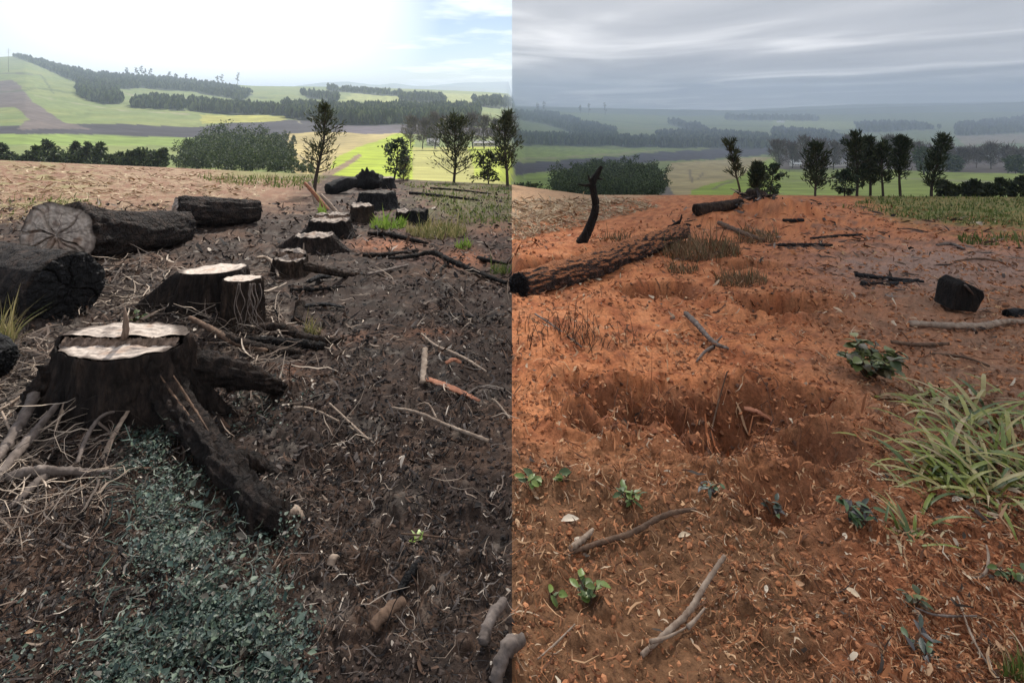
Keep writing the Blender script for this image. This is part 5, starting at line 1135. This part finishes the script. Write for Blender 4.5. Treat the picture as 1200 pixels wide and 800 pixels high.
# ------------------------------------------------------------------ leafy plants whose leaves are parts
def blade(base, az, L, w, el, droop, seg=8, fold=.25):
    t = np.linspace(0, 1, seg); d = np.array([math.cos(az), math.sin(az)])
    ang = el - droop * t ** 1.3
    r = np.concatenate([[0], np.cumsum(np.cos((ang[1:] + ang[:-1]) / 2))]) * L / (seg - 1); z = np.concatenate([[0], np.cumsum(np.sin((ang[1:] + ang[:-1]) / 2))]) * L / (seg - 1)
    C = np.stack([base[0] + d[0] * r, base[1] + d[1] * r, base[2] + z], -1); s = np.array([-d[1], d[0], 0.0])
    ww = w * .5 * np.minimum(1, (t * 5 + .35)) * np.minimum(1, (1.0 - t) * 2.4 + .02) ** .8
    up = np.array([0, 0, 1.0]) * fold
    V = np.stack([C - s * ww[:, None] + up * ww[:, None], C, C + s * ww[:, None] + up * ww[:, None]], 1).reshape(-1, 3)
    return V, gridf(seg, 3)
def greens(name, cols, rough=.45):
    return [mat_noise(f"{name}_{i}", [(.3, tuple(np.array(c) * .75)), (.7, tuple(np.array(c) * 1.2))], (1, 1, 1), 25, rough, .15, .003, spec=.4) for i, c in enumerate(cols)]
BL = greens("broad_grass_blade", [(.095, .13, .012), (.14, .17, .018), (.21, .205, .035), (.05, .078, .012), (.28, .23, .085)])
BD = greens("dry_blade", [(.35, .27, .15), (.24, .15, .08)], .7)
rb_ = np.random.default_rng(21)
def clump_of(label, cat, name, cpx, crow, wpx, n, Lpx, Wpx, mats, el=(.25, 1.2), droop=(.6, 1.7), dpx=22, part="blade", az=None):
    root = thing(name, label, cat, P(cpx, crow))
    for i in range(n):
        p = gp(cpx + rb_.normal() * wpx * .25, crow + rb_.normal() * dpx * .4); p[2] = gz(p[0], p[1]) - .01
        m = p[1] / F; L = Lpx * m * rb_.uniform(.55, 1.15); w = Wpx * m * rb_.uniform(.6, 1.25)
        V, Fq = blade(p, rb_.uniform(0, 6.28) if az is None else rb_.uniform(*az), L, w, rb_.uniform(*el), rb_.uniform(*droop))
        mesh(part, V, Fq, mats[rb_.integers(len(mats))], root, root.location)
    return root
clump_of("big clump of broad arching green grass blades at the side of the red soil", "grass clump", "broad_grass_clump", 1145, 560, 150, 260, 92, 4.3, BL + BL + BD[:1], el=(.1, 1.0), dpx=60)
clump_of("upper spray of narrow green and straw blades above the big clump", "grass clump", "broad_grass_clump", 1145, 488, 130, 90, 70, 4.2, BL + BD, el=(.1, .9), dpx=34)
clump_of("thin sprawl of yellowish blades reaching toward the pits", "grass clump", "broad_grass_clump", 1085, 470, 60, 26, 60, 3.6, BL[1:3] + BD, el=(.15, .6), dpx=12)
clump_of("small weedy tuft below the big clump of broad blades", "grass clump", "broad_grass_clump", 1068, 640, 50, 34, 50, 3.4, BL + BD, dpx=14)
clump_of("bright seedling with pale green strap leaves on the burnt litter", "seedling", "seedling", 490, 632, 4, 7, 15, 5, greens("seedling_leaf", [(.35, .48, .10), (.5, .6, .25)]), el=(.7, 1.3), droop=(.3, .9), dpx=2, part="leaf")
def leaf(c, d, L, w, mat, parent, roll=0.0):
    d = np.array(d, float); d /= np.linalg.norm(d); s = np.cross(d, [0, 0, 1.0]); s /= np.linalg.norm(s) + 1e-9; u = np.cross(s, d); s = s * math.cos(roll) + u * math.sin(roll); u = np.cross(s, d)
    t = np.array([0, .2, .45, .7, .9, 1]); ww = np.array([.06, .7, 1, .8, .35, .02]) * w * .5; cur = -.22 * L * t * t
    V = np.stack([c + d * L * tt + s * k * wi + u * (cc + abs(k) * wi * .3) for tt, wi, cc in zip(t, ww, cur) for k in (-1, 0, 1)])
    mesh("leaf", V, gridf(6, 3), mat, parent, parent.location)
def leafy(label, cat, name, px, row, stems, hpx, n, Lpx, Wpx, mats, seed, spread=.5):
    r_ = np.random.default_rng(seed); base = P(px, row); root = thing(name, label, cat, base); m = base[1] / F
    k = 0
    for s_ in range(stems):
        a = s_ * 2.4 + r_.uniform(-.4, .4); h = hpx * m * r_.uniform(.6, 1.0); tip = base + np.array([math.cos(a) * h * spread, math.sin(a) * h * spread, h * r_.uniform(.6, .95)])
        mid = base + (tip - base) * .5 + np.array([0, 0, h * .12]); pth = [base - [0, 0, .02], mid, tip]
        V, Fs = tube(pth, np.array([1.2, 1.0, .6]) * m, seg=5, n=7); mesh("stem", V, Fs, BROWNW, root, root.location)
        for q in range(max(2, n // stems)):
            t = .3 + .7 * (q + .5) / max(1, n // stems); c = base + (tip - base) * t + np.array([0, 0, h * .12 * 4 * t * (1 - t)])
            b = r_.uniform(0, 6.28); leaf(c, [math.cos(b), math.sin(b), r_.uniform(-.4, .6)], Lpx * m * r_.uniform(.7, 1.2), Wpx * m * r_.uniform(.8, 1.2), mats[r_.integers(len(mats))], root, r_.uniform(-.6, .6))
    return root
DK = greens("dark_shrub_leaf", [(.035, .052, .014), (.055, .075, .02), (.11, .13, .035), (.07, .055, .025), (.2, .2, .07)])
MD = greens("herb_leaf", [(.085, .125, .022), (.13, .18, .035), (.055, .085, .022)])
PU = greens("purplish_herb_leaf", [(.045, .04, .04), (.06, .10, .035), (.03, .045, .03)])
leafy("leafy green shrub seedling with broad dark leaves beside the pits", "shrub", "leafy_shrub", 1018, 446, 12, 52, 150, 14, 9.5, DK, 1, .7)
leafy("purplish green herb growing before the big grass clump", "herb", "leafy_herb", 1006, 628, 7, 42, 40, 15, 6, PU, 2, .5)
leafy("low green herb with paired leaves near the half-buried stick", "herb", "leafy_herb", 738, 592, 5, 22, 20, 13, 6, MD, 3, .7)
leafy("bright green weed by a forked grey twig on near brown soil", "herb", "leafy_herb", 690, 708, 5, 32, 24, 14, 8, MD, 4, .6)
leafy("tiny two-leaved green weed on near brown soil", "herb", "leafy_herb", 648, 704, 2, 16, 6, 14, 8, MD, 5, .5)
leafy("small green weed at the boundary of the burnt ground", "herb", "leafy_herb", 622, 580, 4, 20, 14, 13, 7, MD, 6, .6)
leafy("small pale weed beside the boundary weed", "herb", "leafy_herb", 660, 575, 3, 16, 9, 12, 7, MD, 7, .7)
leafy("grey-green sprig near the end of the half-buried stick", "herb", "leafy_herb", 830, 582, 4, 20, 12, 12, 5, PU, 8, .7)
leafy("grey-green fern-like sprig low in the picture on red litter", "herb", "leafy_herb", 1080, 775, 4, 24, 18, 18, 6, PU, 9, .8)
leafy("small dark sprig above the fern-like sprig", "herb", "leafy_herb", 1072, 720, 3, 22, 12, 13, 7, DK, 10, .5)
leafy("leafy sprouts under the bleached twig at the picture's side", "herb", "leafy_herb", 1184, 690, 5, 26, 18, 11, 7, MD, 11, .7)
leafy("green weed growing behind the great stump's splinter", "herb", "leafy_herb", 159, 380, 4, 12, 12, 9, 6, MD, 12, .6)
leafy("green weed beside the coal-black log", "herb", "leafy_herb", 72, 350, 4, 22, 14, 12, 7, MD, 13, .5)
leafy("low weed spreading by the second small pit's rim", "herb", "leafy_herb", 906, 608, 4, 18, 14, 11, 5, PU, 14, .8)
# fallen leaves large enough to tell apart
PL = greens("pale_fallen_leaf", [(.55, .42, .28), (.42, .24, .13), (.60, .50, .38)], .7)
for i, (px, row, L, a) in enumerate(((1164, 612, 34, .3), (1150, 605, 26, 2.4), (1122, 594, 22, .2), (1190, 588, 22, -.6), (1183, 526, 14, 1.2), (668, 614, 30, .1), (802, 628, 22, .2), (817, 768, 16, 2.2), (898, 703, 16, 1.0), (1000, 712, 24, -1.0), (936, 697, 22, .1), (676, 640, 18, .8), (772, 716, 12, 1.4), (1172, 775, 26, 1.2), (1152, 700, 20, 2.0), (1134, 690, 18, 1.8), (35, 748, 16, .2), (990, 640, 18, .9))):
    g = gp(px, row); g[2] = gz(g[0], g[1]) + .012; m = .72 * g[1] / F
    e = bpy.data.objects.new  # leaves lie singly on the ground
    d = np.array([math.cos(a), math.sin(a) , .12]); s = np.array([-math.sin(a), math.cos(a), .2]); t = np.array([0, .2, .45, .7, .9, 1]); ww = np.array([.05, .7, 1, .8, .35, .02]) * L * m * .20
    V = np.stack([g + d * L * m * (tt - .5) + s * k * wi + np.array([0, 0, 1.0]) * (abs(k) * wi * .35 + .05 * L * m * math.sin(tt * 5)) for tt, wi in zip(t, ww) for k in (-1, 0, 1)])
    where = ["largest pale leaf under the big grass clump", "tan leaf touching the largest pale leaf", "cream leaf under the middle of the big grass clump", "tan leaf at the picture's side by the big clump", "small pale leaf high in the big grass clump", "pale leaf above the half-buried stick's lower end", "cream leaf beside the half-buried stick's upper end", "white leaf beside the forked stick", "small tan leaf in open soil below the pits", "tan leaf lying on shavings below the herb", "tan leaf flat on shavings mid soil", "curled tan leaf near the peeled root", "small cream leaf above the forked stick", "pale leaf by the corner green tuft", "pale leaf under the bleached twig", "tan leaf in the dark litter by the bleached twig", "yellowish leaf on the burnt litter by the corner weeds", "tan leaf close below the purplish herb"][i]
    tag(mesh("fallen_leaf", V, gridf(6, 3), PL[i % 3], None, g), where, "leaf")
